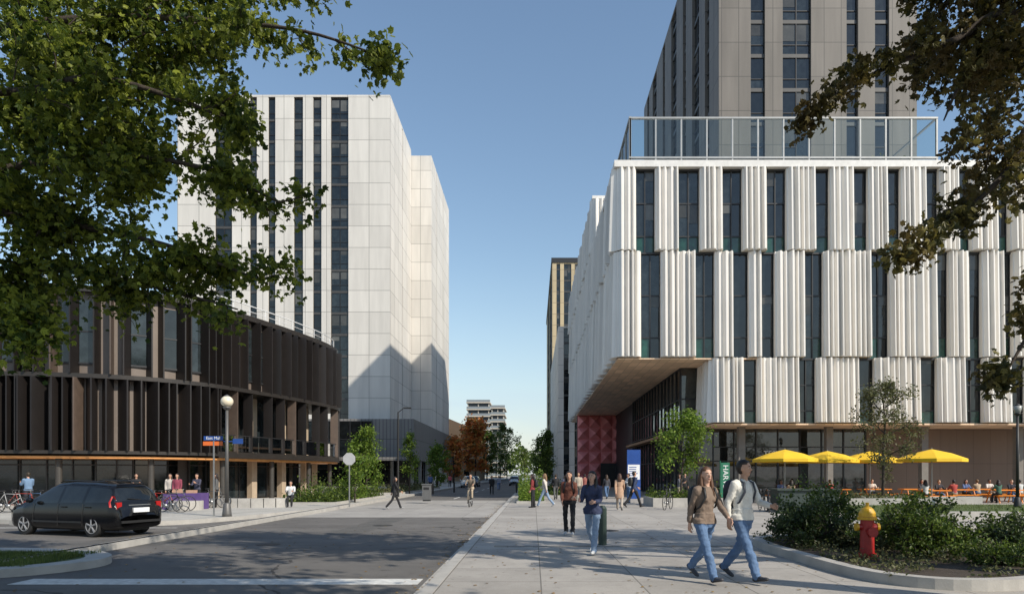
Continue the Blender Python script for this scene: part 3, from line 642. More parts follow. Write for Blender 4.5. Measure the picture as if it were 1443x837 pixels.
g=MB(); g.tube([(0,0,.77),(0,0,.84),(0,0,.92),(0,0,.96),(0,0,.965),(0,0,1.03)],[.15,.145,.10,.045,.032,.032],18); g.tube([(-.215,0,.58),(-.17,0,.58)],.072,12); g.tube([(.17,0,.58),(.215,0,.58)],.072,12); g.tube([(0,0,.715),(0,0,.765)],.165,18); g.obj('cap',M_yel,e,False)
g=MB(); g.tube([(0,-.235,.5),(0,-.19,.5)],.092,14); g.obj('pumper_cap',M_red,e,False)
bed=[(5.1,13.2),(5.15,11.4),(5.4,10.3),(6.2,9.75),(7.6,10.1),(11,12),(14,15),(12,17),(7.5,17),(5.5,16.4),(5.1,14.8)]
bc=[(p.x,p.y) for p in catmull([(*p,0) for p in bed+[bed[0]]],5)[:-1]]
e=empty('planting_bed'); g=MB(); g.prism(bc,0,.1); g.obj('soil',M_soil,e); g=MB(); g.ribbon(bc,.22,0,.16,0,True); g.obj('bed_kerb',M_kerb,e)
def shrub(name,x,y,z,rx,rz,n,leaf,m,seed,kind='hex'):
    random.seed(seed); e=empty(name,(x,y,z)); b=MB(); tips=[]
    for i in range(14):
        a=random.random()*6.28; grow(b,Vector((math.cos(a)*.1,math.sin(a)*.1,0)),Vector((math.cos(a)*rx,math.sin(a)*rx,rz*1.0)),math.hypot(rx,rz)*random.uniform(.5,.75),.02,2,tips,.02,3,.3)
    b.obj('stems',M_bark,e); T=np.array([tuple(t) for t in tips]); T=T[T[:,2]>0]; r=np.random.default_rng(seed)
    C=T[r.integers(0,len(T),n)]+r.normal(size=(n,3))*.07; C=C[C[:,2]>.01]; leafcloud(C,leaf,'leaves',m,e,kind,.5,seed)
shrub('shrub',5.95,14.9,.1,.6,1.15,5000,.075,L_dark,1); shrub('shrub',6.6,16.1,.1,.6,1.25,3600,.08,L_green,2)
shrub('shrub',7.35,12.9,.1,.55,1.2,5600,.07,L_green,3); shrub('shrub',8.2,14.4,.1,.7,1.0,4000,.075,L_dark,4); shrub('shrub',9.7,13.8,.1,.6,.6,3000,.075,L_dark,5); shrub('shrub',11.2,15.6,.1,.7,.6,2500,.08,L_green,6); shrub('shrub',7.9,11.6,.1,.4,.35,1900,.06,L_green,8); shrub('shrub',7.0,14.3,.1,.4,.5,1800,.07,L_olive,9)
C=[]
for i in range(12000):
    x=random.uniform(5.3,12); y=random.uniform(10,16.8)
    if mnoise.noise(Vector((x*1.1,y*1.1,0)))>-.08 and y>9.9+max(0,x-6.5)*.42: C.append((x,y,.12+abs(random.gauss(0,.07))))
leafcloud(C,.06,'ground_cover',L_olive,bpy.data.objects['planting_bed'],'hex',.8,4)
C=[(random.uniform(-1.3,5),random.uniform(9,26),.012) for i in range(260)]+[(random.gauss(-1.85,.12),random.uniform(8,40),-.135) for i in range(260)]+[(random.uniform(-12,-2),random.uniform(9,24),-.138) for i in range(160)]
leafcloud(C,.06,'fallen_leaves',leafmat('fallen_leaf',(.20,.11,.03),(.30,.20,.06),.1),None,'lobed',6,9)
g=MB(); g.box(13.2,60,25,36.3,.0,.05); g.obj('lawn',M_grass); blades(9000,lambda:(random.uniform(14,30),random.uniform(25,36),.05),.1,M_blade,'lawn_blades',bpy.data.objects['lawn'])
g=MB(); g.box(13,60,24.6,24.9,0,.3); g.box(12.4,24,36.5,37,0,.45); g.box(7.6,20,20.2,20.6,0,.12); g.obj('low_wall',M_kerb)
def planter(name,x0,x1,y0,y1,h,m,seed,n=1400,ph=.5,leaf=.14):
    e=empty(name); g=MB(); g.ribbon([(x0,y0),(x1,y0),(x1,y1),(x0,y1)],.16,0,h,0,True); g.box(x0,x1,y0,y1,0,h-.06,1); g.obj('planter_wall',[M_kerb,M_soil],e)
    r=np.random.default_rng(seed); C=np.stack([r.uniform(x0,x1,n),r.uniform(y0,y1,n),np.zeros(n)],1)
    hh=np.array([.55+.9*mnoise.noise(Vector((c[0]*.9,c[1]*.9,seed))) for c in C]); C[:,2]=h-.05+np.abs(r.normal(0,ph*.6,n))*np.clip(hh,.1,1.2); leafcloud(C,leaf,'planting',m,e,'hex',.3,seed)
planter('planter_box',6.1,9.6,34.6,37.6,.45,L_green,1,1600,.6); planter('planter_box',16.2,21,35.6,38.2,.4,L_olive,2,1400,.4)
planter('planter_box',-.9,.6,39,47,.12,L_fresh,3,4600,1.6,.13); planter('planter_box',-14,-10.9,37.5,50,.12,L_green,4,8500,1.2,.13); planter('planter_box',-13.6,-11,56,80,.15,L_olive,5,3000,.6,.2); planter('planter_box',1.2,3.2,49,70,.15,L_green,6,2000,.7,.2)
g=MB()
for i,(a) in enumerate(np.linspace(-.7,.9,9)[:-1]):
    p=[(-14.9+3*math.sin(t),35.5-1.6*math.cos(t)) for t in (a,a+.2)]; g.ribbon(p,.55,0,.45)
g.tube([(-16.2,31.8,0),(-16.2,31.8,.42)],.75,20); g.box(-19.6,-18.2,31,31.6,0,.42); g.obj('concrete_bench',M_kerb)
g=MB(); x,y=sx(849,16.0),16.0; g.tube([(x,y,0),(x,y,.85),(x,y,.92)],[.1,.1,.05],12); g.obj('bollard',simple('bollard_green',(.025,.045,.035),.5))
for (px,yy) in ((728,60),(640,62),(610,56)):
    g=MB(); x=sx(px,yy); g.tube([(x,yy,0),(x,yy,.9)],.08,10); g.obj('bollard',M_black)
g=MB(); g.box(10.6,13.2,29.5,30.6,.05,.95); g.box(10.5,13.3,29.4,30.7,.95,1.02); g.box(11.8,11.85,29.48,29.5,.1,.9); g.obj('utility_cabinet',simple('cabinet_green',(.03,.045,.04),.5))
g=MB(); g.box(.0,.5,0,.45,.08,1.0,0); g.box(-.04,.54,-.04,.49,1.0,1.06,0); g.box(.08,.42,-.005,0,.7,.85,1); g.box(.03,.47,.02,.43,0,.08,1); g.obj('litter_bin',[simple('bin_grey',(.12,.12,.12),.5),M_black],None,False,(sx(602,44),42,0))
M_uy=simple('umbrella_yellow',(.80,.50,.02),.7,ns=1,na=.06); M_org=simple('orange_seat',(.75,.24,.02),.5)
def umbrella(x,y,zt=3.05,r=1.75,tilt=0):
    e=empty('patio_umbrella',(x,y,0)); g=MB(); n=8; c=(0,0,zt)
    rim=[(r*math.cos(2*math.pi*i/n+.39),r*math.sin(2*math.pi*i/n+.39),zt-.55) for i in range(n)]; mid=[(r*.55*math.cos(2*math.pi*i/n+.39),r*.55*math.sin(2*math.pi*i/n+.39),zt-.24) for i in range(n)]
    low=[(q[0]*1.0,q[1]*1.0,zt-.72) for q in rim]
    vs=[c]+mid+rim+low; fs=[(0,1+i,1+(i+1)%n) for i in range(n)]+[(1+i,9+i,9+(i+1)%n,1+(i+1)%n) for i in range(n)]+[(9+i,17+i,17+(i+1)%n,9+(i+1)%n) for i in range(n)]
    g.add(vs,fs); g.obj('canopy',M_uy,e); g=MB(); g.tube([(0,0,0),(0,0,zt+.08)],.03,8); g.tube([(0,0,0),(0,0,.1)],.3,12)
    for q in mid: g.tube([(0,0,zt-.6),q],.012,4)
    g.obj('pole',M_steel,e)
def table(x,y):
    e=empty('picnic_table',(x,y,0)); g=MB(); g.box(-.9,.9,-.38,.38,.71,.76); g.box(-.9,.9,-.85,-.55,.42,.46); g.box(-.9,.9,.55,.85,.42,.46)
    for sx_ in (-.65,.65): g.box(sx_-.04,sx_+.04,-.8,.8,.36,.42); g.tube([(sx_,-.6,0),(sx_,-.3,.71)],.035,6); g.tube([(sx_,.6,0),(sx_,.3,.71)],.035,6)
    g.obj('table_frame',M_org,e)
for px,y in ((1106,38.5),(1166,41),(1226,41.5),(1313,38)): umbrella(sx(px,y),y)
for px,y in ((1106,39),(1175,41.5),(1232,42),(1313,38.6),(1352,40.5),(1385,42),(1415,39.5),(1440,41.5),(1290,42)): table(sx(px,y),y)
e=empty('information_sign',(sx(893,46),46,0)); g=MB(); g.box(-.45,.45,-.06,.06,0,3.3,0); g.box(-.4,.4,-.066,-.061,1.3,2.3,1)
for i in range(6): g.box(-.32,-.32+random.uniform(.3,.6),-.07,-.067,1.4+i*.14,1.45+i*.14,0)
g.obj('panel',[M_blue,M_wt],e)
M_gr=simple('banner_green',(.02,.16,.09),.5)
e=empty('shop_banner',(sx(1022,38),38,0)); g=MB(); g.box(-.24,.24,-.02,.02,.35,2.3); g.tube([(-.28,0,0),(-.28,0,2.4)],.025,6); g.obj('cloth',M_gr,e); text('lettering','HARVEST',.42,(0,-.03,1.3),(rad(90),rad(90),0),M_wt,e,.003)
e=empty('market_table',(sx(262,32.5),32.5,0)); g=MB(); g.box(-.9,.9,-.4,.4,.0,.76,0); g.box(-.5,-.2,-.2,.1,.76,.95,1); g.box(.1,.5,-.2,.1,.76,.9,1); g.obj('cloth_and_goods',[simple('purple_cloth',(.09,.05,.18),.8),simple('goods',(.5,.3,.2),.7)],e)
# ---------------------------------------------------------------- bicycle
def bicycle(x,y,z,hd,col,name='bicycle'):
    g=MB(); R=.34
    for cx in (-.52,.52):
        n=28; ring=[(cx+R*math.cos(2*math.pi*i/n),0,R+R*math.sin(2*math.pi*i/n)) for i in range(n+1)]
        g.tube(ring,.019,6,1,ref=Vector((0,1,0)),cap=False)
        for i in range(12): a=math.pi*2*i/12; g.tube([(cx,0,R),(cx+R*math.cos(a),0,R+R*math.sin(a))],.002,3,2)
        g.tube([(cx,-.05,R),(cx,.05,R)],.025,8,2)
    T=lambda a,b,r=.016,m=0: g.tube([a,b],r,6,m)
    bb=(-.08,0,.3); st=(-.2,0,.82); hh=(.36,0,.8); hb=(.4,0,.66)
    T(bb,st);T(st,hh);T(bb,hb,.02);T(hh,hb,.02);T(hb,(.52,.0,R));T(st,(-.52,0,R),.011);T(bb,(-.52,0,R),.011);T(st,(-.24,0,.92),.013,2)
    g.ell((-.26,0,.94),(.13,.07,.03),1,10,6); g.tube([(.36,0,.8),(.33,0,.95),(.38,0,.98)],.014,6,2)
    g.tube([(.34,-.28,1.0),(.4,-.1,.98),(.4,.1,.98),(.34,.28,1.0)],.014,6,1); g.tube([(-.08,-.03,.3),(-.08,.03,.3)],.09,14,2); T((-.08,.06,.3),(.02,.06,.16),.01,2); T((-.08,-.06,.3),(-.18,-.06,.44),.01,2); g.box(-.02,.07,.05,.14,.14,.16,1)
    return g.obj(name,[simple('bike_paint',col,.35),M_black,M_steel],None,True,(x,y,z),hd)
for px,y,hd,c in ((14,29,.2,(.3,.3,.3)),(4,29.6,.5,(.02,.02,.02)),(30,29.8,.3,(.25,.03,.02)),(236,29.5,.3,(.02,.02,.02)),(226,30.2,.5,(.3,.03,.02)),(246,30.4,.6,(.1,.1,.12)),(941,32,1.1,(.02,.02,.02)),(1083,30,1.3,(.1,.1,.12)),(1075,31,1.5,(.02,.02,.02)),(52,30,2.9,(.05,.1,.2)),(300,33.5,.1,(.1,.1,.1))): bicycle(sx(px,y),y,0,hd,c)
# ---------------------------------------------------------------- minivan
def build_van(name,col,loc,hd):
    e=empty(name,loc); e.rotation_euler=(0,0,hd)
    tx=[-2.27,-2.24,-2.18,-2.10,-1.98,-1.9,-1.75,-1,-.2,.3,.55,1.25,1.36,1.8,2.08,2.22,2.28]; tz=[.60,.84,.98,1.16,1.38,1.47,1.51,1.57,1.585,1.55,1.46,1.04,.99,.90,.80,.66,.50]
    wx=[-2.27,-2.2,-2.0,-1.4,0,1.4,1.9,2.15,2.28]; ww=[.66,.78,.845,.875,.88,.87,.82,.70,.52]
    xs=np.concatenate([np.linspace(-2.27,-1.9,14),np.linspace(-1.85,2.0,72),np.linspace(2.04,2.28,9)])
    secs=[]; 
    for x in xs:
        top=float(np.interp(x,tx,tz)); w_=float(np.interp(x,wx,ww)); zb=.2+.06*max(0,abs(x)-1.9)/.35; belt=min(.97-.035*x/2.2,top-.04); k=min(1,max(0,(top-belt)/.6)); wt_=w_*(1-.31*k)-.02
        mid=min(.62,belt-.05)
        pts=[(0,zb),(w_*.8,zb),(w_*.95,zb+.05),(w_*.99,min(.4,mid-.05)),(w_*1.0,mid),(w_*.985,(mid+belt)/2),(w_*.955,belt)]
        for t in (.33,.66,.90): pts.append((w_*.945+(wt_-w_*.945)*t**1.2,belt+(top-.08-belt)*t))
        pts+= [(wt_-.05,top-.035),(wt_*.7,top),(0,top+.025)]
        secs.append(pts)
    n=len(secs[0]); vs=[]
    for x,p in zip(xs,secs):
        loop=[(x,-a,b) for a,b in p]+[(x,a,b) for a,b in reversed(p[1:-1])]; vs+=loop
    m=2*n-2; fs=[];mi=[]
    for i in range(len(xs)-1):
        xm=(xs[i]+xs[i+1])/2; top=float(np.interp(xm,tx,tz))
        for j in range(m):
            fs.append((i*m+j,(i+1)*m+j,(i+1)*m+(j+1)%m,i*m+(j+1)%m)); jj=j if j<n-1 else 2*n-3-j; mat_=0
            if 6<=jj<=8 and top>1.18 and -1.98<xm<.92 and not(-.12<xm<.0) and not(-1.1<xm<-1.0): mat_=1
            if jj>=10 and (.48<xm<1.22 or -2.17<xm<-1.95): mat_=1
            if jj<=1: mat_=2
            mi.append(mat_)
    fs.append(tuple(range(m))[::-1]); mi.append(0); fs.append(tuple((len(xs)-1)*m+j for j in range(m))); mi.append(0)
    g=MB(); g.add(vs,fs,mi); paint=simple('car_paint',col,.15,.3,ns=2,na=.03,spec=.7); cg=glassmat('car_glass',(.01,.012,.013),.1,.02)
    body=g.obj('body',[paint,cg,M_black],e,True)
    for cx in (-1.375,1.375):
        c=MB(); c.tube([(cx,-1.2,.33),(cx,1.2,.33)],.375,32,2); co=c.obj('cut',[paint,cg,M_black]); mod=body.modifiers.new('b','BOOLEAN'); mod.object=co; mod.operation='DIFFERENCE'; mod.solver='EXACT'
        bpy.context.view_layer.update()
        dg=bpy.context.evaluated_depsgraph_get(); new=bpy.data.meshes.new_from_object(body.evaluated_get(dg)); body.modifiers.clear(); body.data=new; bpy.data.objects.remove(co)
    g=MB(); g.box(-2.0,2.0,-.5,.5,.16,.4); 
    for cx in (-1.375,1.375): g.box(cx-.4,cx+.4,-.62,.62,.3,.75)
    g.obj('underbody',M_black,e)
    g=MB()
    for cx in (-1.375,1.375):
        for sd in (-1,1):
            y0=sd*.64;y1=sd*.85
            g.tube([(cx,y0,.325),(cx,y0+sd*.02,.325),(cx,y1-sd*.02,.325),(cx,y1,.325)],[.30,.325,.325,.30],28,0,ref=Vector((0,0,1)))
            g.tube([(cx,y1-sd*.01,.325),(cx,y1+sd*.004,.325)],.215,24,2,ref=Vector((0,0,1))); g.tube([(cx,y1,.325),(cx,y1+sd*.016,.325)],.05,10,1,ref=Vector((0,0,1)))
            for k in range(5):
                a=k*2*math.pi/5+.3; c_,s_=math.cos(a),math.sin(a); yy=y1+sd*.012
                for t in (-.1,.1): 
                    g.tube([(cx+.03*c_,yy,.325+.03*s_),(cx+.21*math.cos(a+t),yy-sd*.004,.325+.21*math.sin(a+t))],[.018,.014],5,1)
            ring=[(cx+.215*math.cos(2*math.pi*i/24),y1+sd*.005,.325+.215*math.sin(2*math.pi*i/24)) for i in range(25)]; g.tube(ring,.012,5,1,ref=Vector((0,1,0)),cap=False)
    g.obj('wheels',[simple('tyre',(.02,.02,.02),.85),simple('alloy',(.34,.34,.35),.4,.2),M_black],e,False)
    g=MB()
    for sd in (-1,1):
        g.add([(-2.14,sd*.80,.86),(-2.05,sd*.848,.86),(-2.0,sd*.825,1.0),(-2.02,sd*.735,1.18),(-2.10,sd*.72,1.18),(-2.19,sd*.64,.87)],[(0,1,2,3,4,5)],0); g.box(-2.215,-2.12,min(sd*.58,sd*.74),max(sd*.58,sd*.74),.80,1.0,0)
        g.add([(2.17,sd*.40,.64),(2.12,sd*.72,.66),(1.85,sd*.835,.74),(1.8,sd*.82,.82),(2.1,sd*.6,.79)],[(0,1,2,3,4)],1)
        g.ell((.95,sd*.98,1.04),(.07,.11,.08),4,10,8)
        for a,b in ((-.06,.3),(-1.05,.3),(.95,.36)):
            g.tube([(a,sd*.887,b),(a,sd*.887,.62),(a+.0,sd*.866,.95)],.006,4,2)
        for a in (-.3,-1.25): g.box(a-.1,a+.1,min(sd*.86,sd*.89),max(sd*.86,sd*.89),.84,.87,4)
        g.box(-1.0,1.0,min(sd*.86,sd*.89),max(sd*.86,sd*.89),.4,.45,2)
        g.tube([(-1.7,sd*.575,1.52),(-1.55,sd*.58,1.585),(.05,sd*.58,1.62),(.2,sd*.575,1.56)],.016,6,4)
    g.box(-2.30,-2.24,-.26,.26,.70,.83,5); g.box(-2.31,-2.2,-.66,.66,.40,.47,2); g.tube([(-2.15,-.1,1.06),(-2.17,.35,1.1)],.012,5,2); g.box(2.25,2.31,-.4,.4,.42,.56,2); g.box(-2.225,-2.17,-.36,.36,.90,.925,3)
    g.tube([(-1.93,-.5,1.49),(-2.0,0,1.51),(-1.93,.5,1.49)],.025,6,4)
    g.obj('trim',[simple('tail_lamp',(.40,.01,.01),.2),simple('head_lamp',(.6,.6,.6),.1),M_black,M_steel,paint,M_wt],e)
    return e
fw=math.atan2(.9,-2.6)
build_van('parked_minivan',(.008,.008,.009),(-13.65,20.75,-.15),fw)
build_van('parked_car',(.5,.5,.5),(-3.0,108,-.15),rad(90)); build_van('parked_car',(.5,.5,.48),(-8.8,92,-.15),rad(-90)); build_van('parked_car',(.04,.04,.05),(-8.8,100,-.15),rad(-90)); build_van('parked_car',(.3,.05,.04),(-3.0,125,-.15),rad(90))
# ---------------------------------------------------------------- people
MC={}
def cm(kind,col):
    k=(kind,col)
    if k not in MC: MC[k]=simple(kind,col,.55 if kind!='cloth' else .85,ns=9,na=.14 if kind=='cloth' else .05,bump=.15 if kind=='cloth' else 0,bs=90)
    return MC[k]
WALK=dict(ll=(26,6,12),rl=(-20,22,-32),la=(-24,5,14),ra=(24,7,22))
WALK2=dict(ll=(-18,26,-34),rl=(24,4,14),la=(24,6,24),ra=(-22,6,12))
STAND=dict(ll=(3,3,0),rl=(-3,2,0),la=(4,7,14),ra=(0,7,12))
STANDP=dict(ll=(2,3,0),rl=(-2,3,0),la=(25,8,95),ra=(20,8,85))
SIT=dict(ll=(84,82,0),rl=(80,86,0),la=(35,8,60),ra=(30,8,70),sit=.45,lean=8)
RIDE=dict(ll=(78,88,-5),rl=(42,42,-8),la=(48,10,18),ra=(48,10,18),sit=.93,lean=22)
DEFSK=(.48,.27,.18)
def person(px,fy,hd,h=1.7,pose=WALK,shirt=(.3,.3,.3),pants=(.06,.1,.2),skin=DEFSK,hair=(.03,.018,.01),long=False,shoe=(.05,.05,.05),vox=.02,pack=None,z=0,name='pedestrian',hem=.93,short=False,fem=False,yy=None,ht=0,coat=False,xx=None):
    d=yy or (H-z)*F/(fy-CY); x=xx if xx is not None else sx(px,d)
    sh=.165 if fem else .185; P=pose; lean=rad(P.get('lean',2)); sp=Vector((0,math.sin(lean),math.cos(lean))); pel=Vector((0,0,.93))
    up=lambda z_: pel+sp*(z_-.93)
    cap=[]; b=MB()
    def limb(path,rad_,lab,n=12):
        b.tube(path,rad_,n); 
        pp=[Vector(q) for q in path]
        for i in range(len(pp)-1):
            l=lab if isinstance(lab,str) else lab[i]; ra=[(q if not isinstance(q,tuple) else max(q)) for q in rad_]; cap.append((pp[i],pp[i+1],ra[i],ra[i+1],l))
    hipw=.095 if not fem else .1; feet=[]
    for sd,k in ((-1,'ll'),(1,'rl')):
        a,kb,fp=[rad(q) for q in P[k]]; d1=Vector((sd*.03,math.sin(a),-math.cos(a))).normalized(); d2=Vector((sd*-.01,math.sin(a-kb),-math.cos(a-kb))).normalized()
        hp=Vector((sd*hipw,0,.92)); kn=hp+d1*.43; an=kn+d2*.41
        lf=1.0 if not fem else .95
        limb([hp+Vector((0,0,.05)),hp-Vector((0,0,.02)),hp.lerp(kn,.4),kn-d1*.04,kn+d2*.04,kn.lerp(an,.35),kn.lerp(an,.7),an+d2*.02],[.095,.098*lf,.086*lf,.066,.062,.066,.062,.062],['uleg']*3+['lleg']*4)
        f=Vector((sd*.12,math.cos(fp),math.sin(fp))).normalized(); dn=Vector((0,math.sin(fp),-math.cos(fp)))
        heel=an-f*.055+dn*.045; ball=an+f*.1+dn*.055; toe=an+f*.19+dn*.06
        limb([an-d2*.03,an+dn*.02],[.042,.045],'foot',8); b.tube([heel-f*.02,heel+f*.01,an+f*.05+dn*.045,ball,toe-f*.02,toe+f*.01],[(.024,.03),(.036,.04),(.04,.04),(.048,.032),(.042,.027),(.02,.014)],10,ref=Vector((1,0,0)))
        cap.append((heel,toe,.045,.045,'foot')); feet+=[heel.z-.04,toe.z-.028,ball.z-.035]
    wst=.118 if fem else .14
    tr=[(.84,(.13,.10)),(.90,(.172 if fem else .165,.122)),(.98,(.16 if fem else .158,.118)),(1.08,(wst+.012,.105)),(1.18,(wst+.022,.112)),(1.29,(.155 if fem else .172,.118)),(1.37,(.155 if fem else .18,.105)),(1.425,(.125 if fem else .14,.08)),(1.465,(.062,.058))]
    b.tube([up(q[0]) for q in tr],[tuple(v*1.04 for v in q[1]) for q in tr],16,ref=Vector((1,0,0)))
    for sd in (-1,1): cap.append((up(.88)+Vector((sd*.06,0,0)),up(1.40)+Vector((sd*.06,0,0)),.10,.09,'torso'))
    if fem: 
        for sd in (-1,1): b.ell(up(1.27)+Vector((sd*.07,.085,0)),(.055,.05,.055))
    if coat: limb([up(.6),up(.75),up(.95),up(1.1)],[(.21,.17),(.2,.165),(.18,.14),(.16,.12)],'coat',16)
    hands=[]
    for sd,k in ((-1,'la'),(1,'ra')):
        a,ab,eb=[rad(q) for q in P[k]]; a+=lean*.3
        s0=up(1.405)+Vector((sd*sh,0,0)); d1=Vector((sd*math.sin(ab),math.sin(a)*math.cos(ab),-math.cos(a)*math.cos(ab))); inn=P.get('inn',.12)
        d2=Vector((-sd*inn*(.3+eb),math.sin(a+eb),-math.cos(a+eb))).normalized(); el=s0+d1*.285; wr=el+d2*.245
        limb([s0-Vector((sd*.06,0,-.012)),s0,s0.lerp(el,.35),el-d1*.03,el+d2*.03,el.lerp(wr,.4),wr-d2*.03],[.062,.066,.058,.05,.048,.046,.038],['uarm']*3+['farm']*3,10)
        limb([wr-d2*.05,wr],[.027,.027],'hand',8)
        pa_=Vector((-sd,0,0)); pa_=(pa_-d2*pa_.dot(d2)).normalized(); wd=d2.cross(pa_).normalized()
        b.tube([wr-d2*.01,wr+d2*.03,wr+d2*.08,wr+d2*.095],[(.016,.026),(.018,.038),(.017,.041),(.012,.036)],8,ref=pa_); cap.append((wr,wr+d2*.09,.035,.035,'hand')); hands.append((wr,d2,pa_,wd,sd))
    ht_=rad(ht); hc=up(1.50)+Vector((0,.015,.125)); limb([up(1.43),up(1.50)+Vector((0,.012,.0)),hc-Vector((0,0,.04))],[.058,.052,.052],'neck',10)
    RH=Matrix.Rotation(ht_,3,'Z'); hv=lambda x_,y_,z_: hc+RH@Vector((x_,y_,z_))
    b.ell(hv(0,-.008,.02),(.078,.098,.098),0,16,12,RH); b.ell(hv(0,.022,-.045),(.058,.066,.07),0,14,10,RH); b.ell(hv(0,.05,-.085),(.028,.032,.028),0,10,8,RH)
    b.tube([hv(0,.085,.02),hv(0,.108,-.018),hv(0,.085,-.03)],[.008,.016,.01],8); b.ell(hv(-.078,-.005,-.005),(.012,.022,.033),0,8,8,RH); b.ell(hv(.078,-.005,-.005),(.012,.022,.033),0,8,8,RH)
    b.ell(hv(0,.083,-.055),(.022,.012,.009),0,8,6,RH); b.ell(hv(0,.075,.035),(.05,.018,.012),0,10,6,RH)
    cap.append((hc+Vector((0,0,-.06)),hc+Vector((0,0,.03)),.08,.1,'head'))
    me=bpy.data.meshes.new('t'); me.from_pydata(b.v,[],b.f); o=bpy.data.objects.new('t',me); scene.collection.objects.link(o)
    md=o.modifiers.new('r','REMESH'); md.mode='VOXEL'; md.voxel_size=vox; md.use_smooth_shade=True
    m2=o.modifiers.new('s','SMOOTH'); m2.factor=.5; m2.iterations=2 if vox<.015 else 1
    dg=bpy.context.evaluated_depsgraph_get(); ev=bpy.data.meshes.new_from_object(o.evaluated_get(dg)); bpy.data.objects.remove(o)
    nv=len(ev.vertices); V=np.empty(nv*3); ev.vertices.foreach_get('co',V); V=V.reshape(-1,3); NN=np.empty(nv*3); ev.vertices.foreach_get('normal',NN); NN=NN.reshape(-1,3)
    faces=[tuple(p.vertices) for p in ev.polygons]; FC=np.array([V[list(f)].mean(0) for f in faces])
    def label(Q):
        best=np.full(len(Q),1e9); lab=np.zeros(len(Q),int); names=['uleg','lleg','foot','torso','uarm','farm','hand','neck','head','coat']
        for a,c,ra,rb,l in cap:
            a=np.array(a);c=np.array(c); ab=c-a; t=np.clip(((Q-a)@ab)/(ab@ab+1e-9),0,1); dd=np.linalg.norm(Q-(a+t[:,None]*ab),axis=1)-(ra+(rb-ra)*t)
            u=dd<best; best[u]=dd[u]; lab[u]=names.index(l)
        return lab
    lf=label(FC); spn=np.array(sp); tt=(FC-np.array(pel))@spn+.93
    mi=np.zeros(len(faces),int)
    mi[lf==0]=1; mi[lf==1]=2 if short else 1; mi[lf==2]=3; mi[(lf==3)&(tt<hem)]=1; mi[lf==6]=2; mi[(lf==7)]=2; mi[(lf==7)&(tt<1.455)]=0; mi[lf==8]=2; mi[lf==9]=0
    if P.get('sit') is None: mi[(lf==0)&(tt>hem)]=0
    if vox<.016:
        lv=label(V); cl=np.isin(lv,[0,1,3,4,5,9]); dsp=np.zeros(nv); tv=(V-np.array(pel))@spn+.93
        for i in np.nonzero(cl)[0]:
            p=V[i]; s_=(9,9,16) if lv[i] in (0,1) else (10,10,8); dsp[i]=mnoise.noise(Vector((p[0]*s_[0],p[1]*s_[1],p[2]*s_[2])))*.014+mnoise.noise(Vector((p[0]*26,p[1]*26,p[2]*30)))*.006
            if lv[i] in (0,3) and hem<tv[i]<hem+.16: dsp[i]+=.013
        V=V+NN*dsp[:,None]
    g=MB(); g.add(V.tolist(),faces,mi.tolist())
    for wr,d2,pa_,wd,sd in hands:
        fwd=wd if wd.y>0 or (abs(wd.y)<.1 and wd.z>0) else -wd
        for i,(o_f,L) in enumerate(((.028,.068),(.010,.076),(-.009,.07),(-.027,.055))):
            q=wr+d2*.085+fwd*o_f; k1=q+d2*L*.45+pa_*.008; k2=k1+(d2*.75+pa_*.65).normalized()*L*.3; k3=k2+(d2*.45+pa_*.9).normalized()*L*.28
            g.tube([q-d2*.02,q,k1,k2,k3],[.009,.0095,.009,.008,.006],6,2)
        q=wr+d2*.025+fwd*.03; g.tube([q-fwd*.012,q+fwd*.012+d2*.022,q+fwd*.02+d2*.05+pa_*.01,q+fwd*.018+d2*.068+pa_*.02],[.012,.011,.0095,.007],6,2)
    for sd in (-1,1):
        g.ell(hv(sd*.031,.083,.012),(.012,.006,.006),7,8,6,RH); g.ell(hv(sd*.031,.088,.012),(.006,.003,.006),5,6,6,RH); g.tube([hv(sd*.016,.093,.034),hv(sd*.045,.086,.036)],.004,4,4)
    g.tube([hv(-.022,.089,-.056),hv(0,.097,-.055),hv(.022,.089,-.056)],.005,5,8)
    def hf(q):
        if q.y>.015 and q.z<.055-.25*abs(q.x): q=q*.72
        n_=mnoise.noise(q*30)*.006; return q*(1+n_*8)
    g.ell(hv(0,-.014,.022),(.090,.108,.112),4,20,14,RH,hf)
    if long:
        g.tube([hv(0,-.06,.06),hv(0,-.085,-.04),hv(0,-.10,-.14),hv(0,-.105,-.25),hv(0,-.09,-.34)],[(.075,.04),(.09,.05),(.098,.045),(.09,.035),(.05,.015)],12,4,ref=RH@Vector((1,0,0)))
        for sd in (-1,1): g.tube([hv(sd*.06,-.02,.08),hv(sd*.082,-.01,-.02),hv(sd*.088,.0,-.12),hv(sd*.09,.035,-.24),hv(sd*.085,.055,-.31)],[.02,.026,.03,.026,.01],8,4)
    if pack:
        c=up(1.25)+Vector((0,-.19,0)); g.ell(c,(.15,.085,.22),6,16,12,None,lambda q:Vector((math.copysign(abs(q.x/.15)**.6*.15,q.x),math.copysign(abs(q.y/.085)**.7*.085,q.y),math.copysign(abs(q.z/.22)**.7*.22,q.z))))
        g.ell(c+Vector((0,-.07,-.07)),(.1,.05,.1),6,12,8)
        for sd in (-1,1): g.tube([up(1.38)+Vector((sd*.09,-.13,.03)),up(1.465)+Vector((sd*.095,-.03,.0)),up(1.43)+Vector((sd*.1,.09,0)),up(1.3)+Vector((sd*.115,.125 if not fem else .14,0)),up(1.15)+Vector((sd*.15,.06,0)),up(1.08)+Vector((sd*.13,-.1,0))],[(.02,.012)]*6,8,6,ref=Vector((1,0,0)))
    mats=[cm('cloth',shirt),cm('cloth',pants),cm('skin',skin),cm('shoe',shoe),cm('hair',hair),M_black,cm('pack',pack or (.02,.02,.02)),cm('eye',(.7,.7,.7)),cm('lip',(.35,.12,.1))]
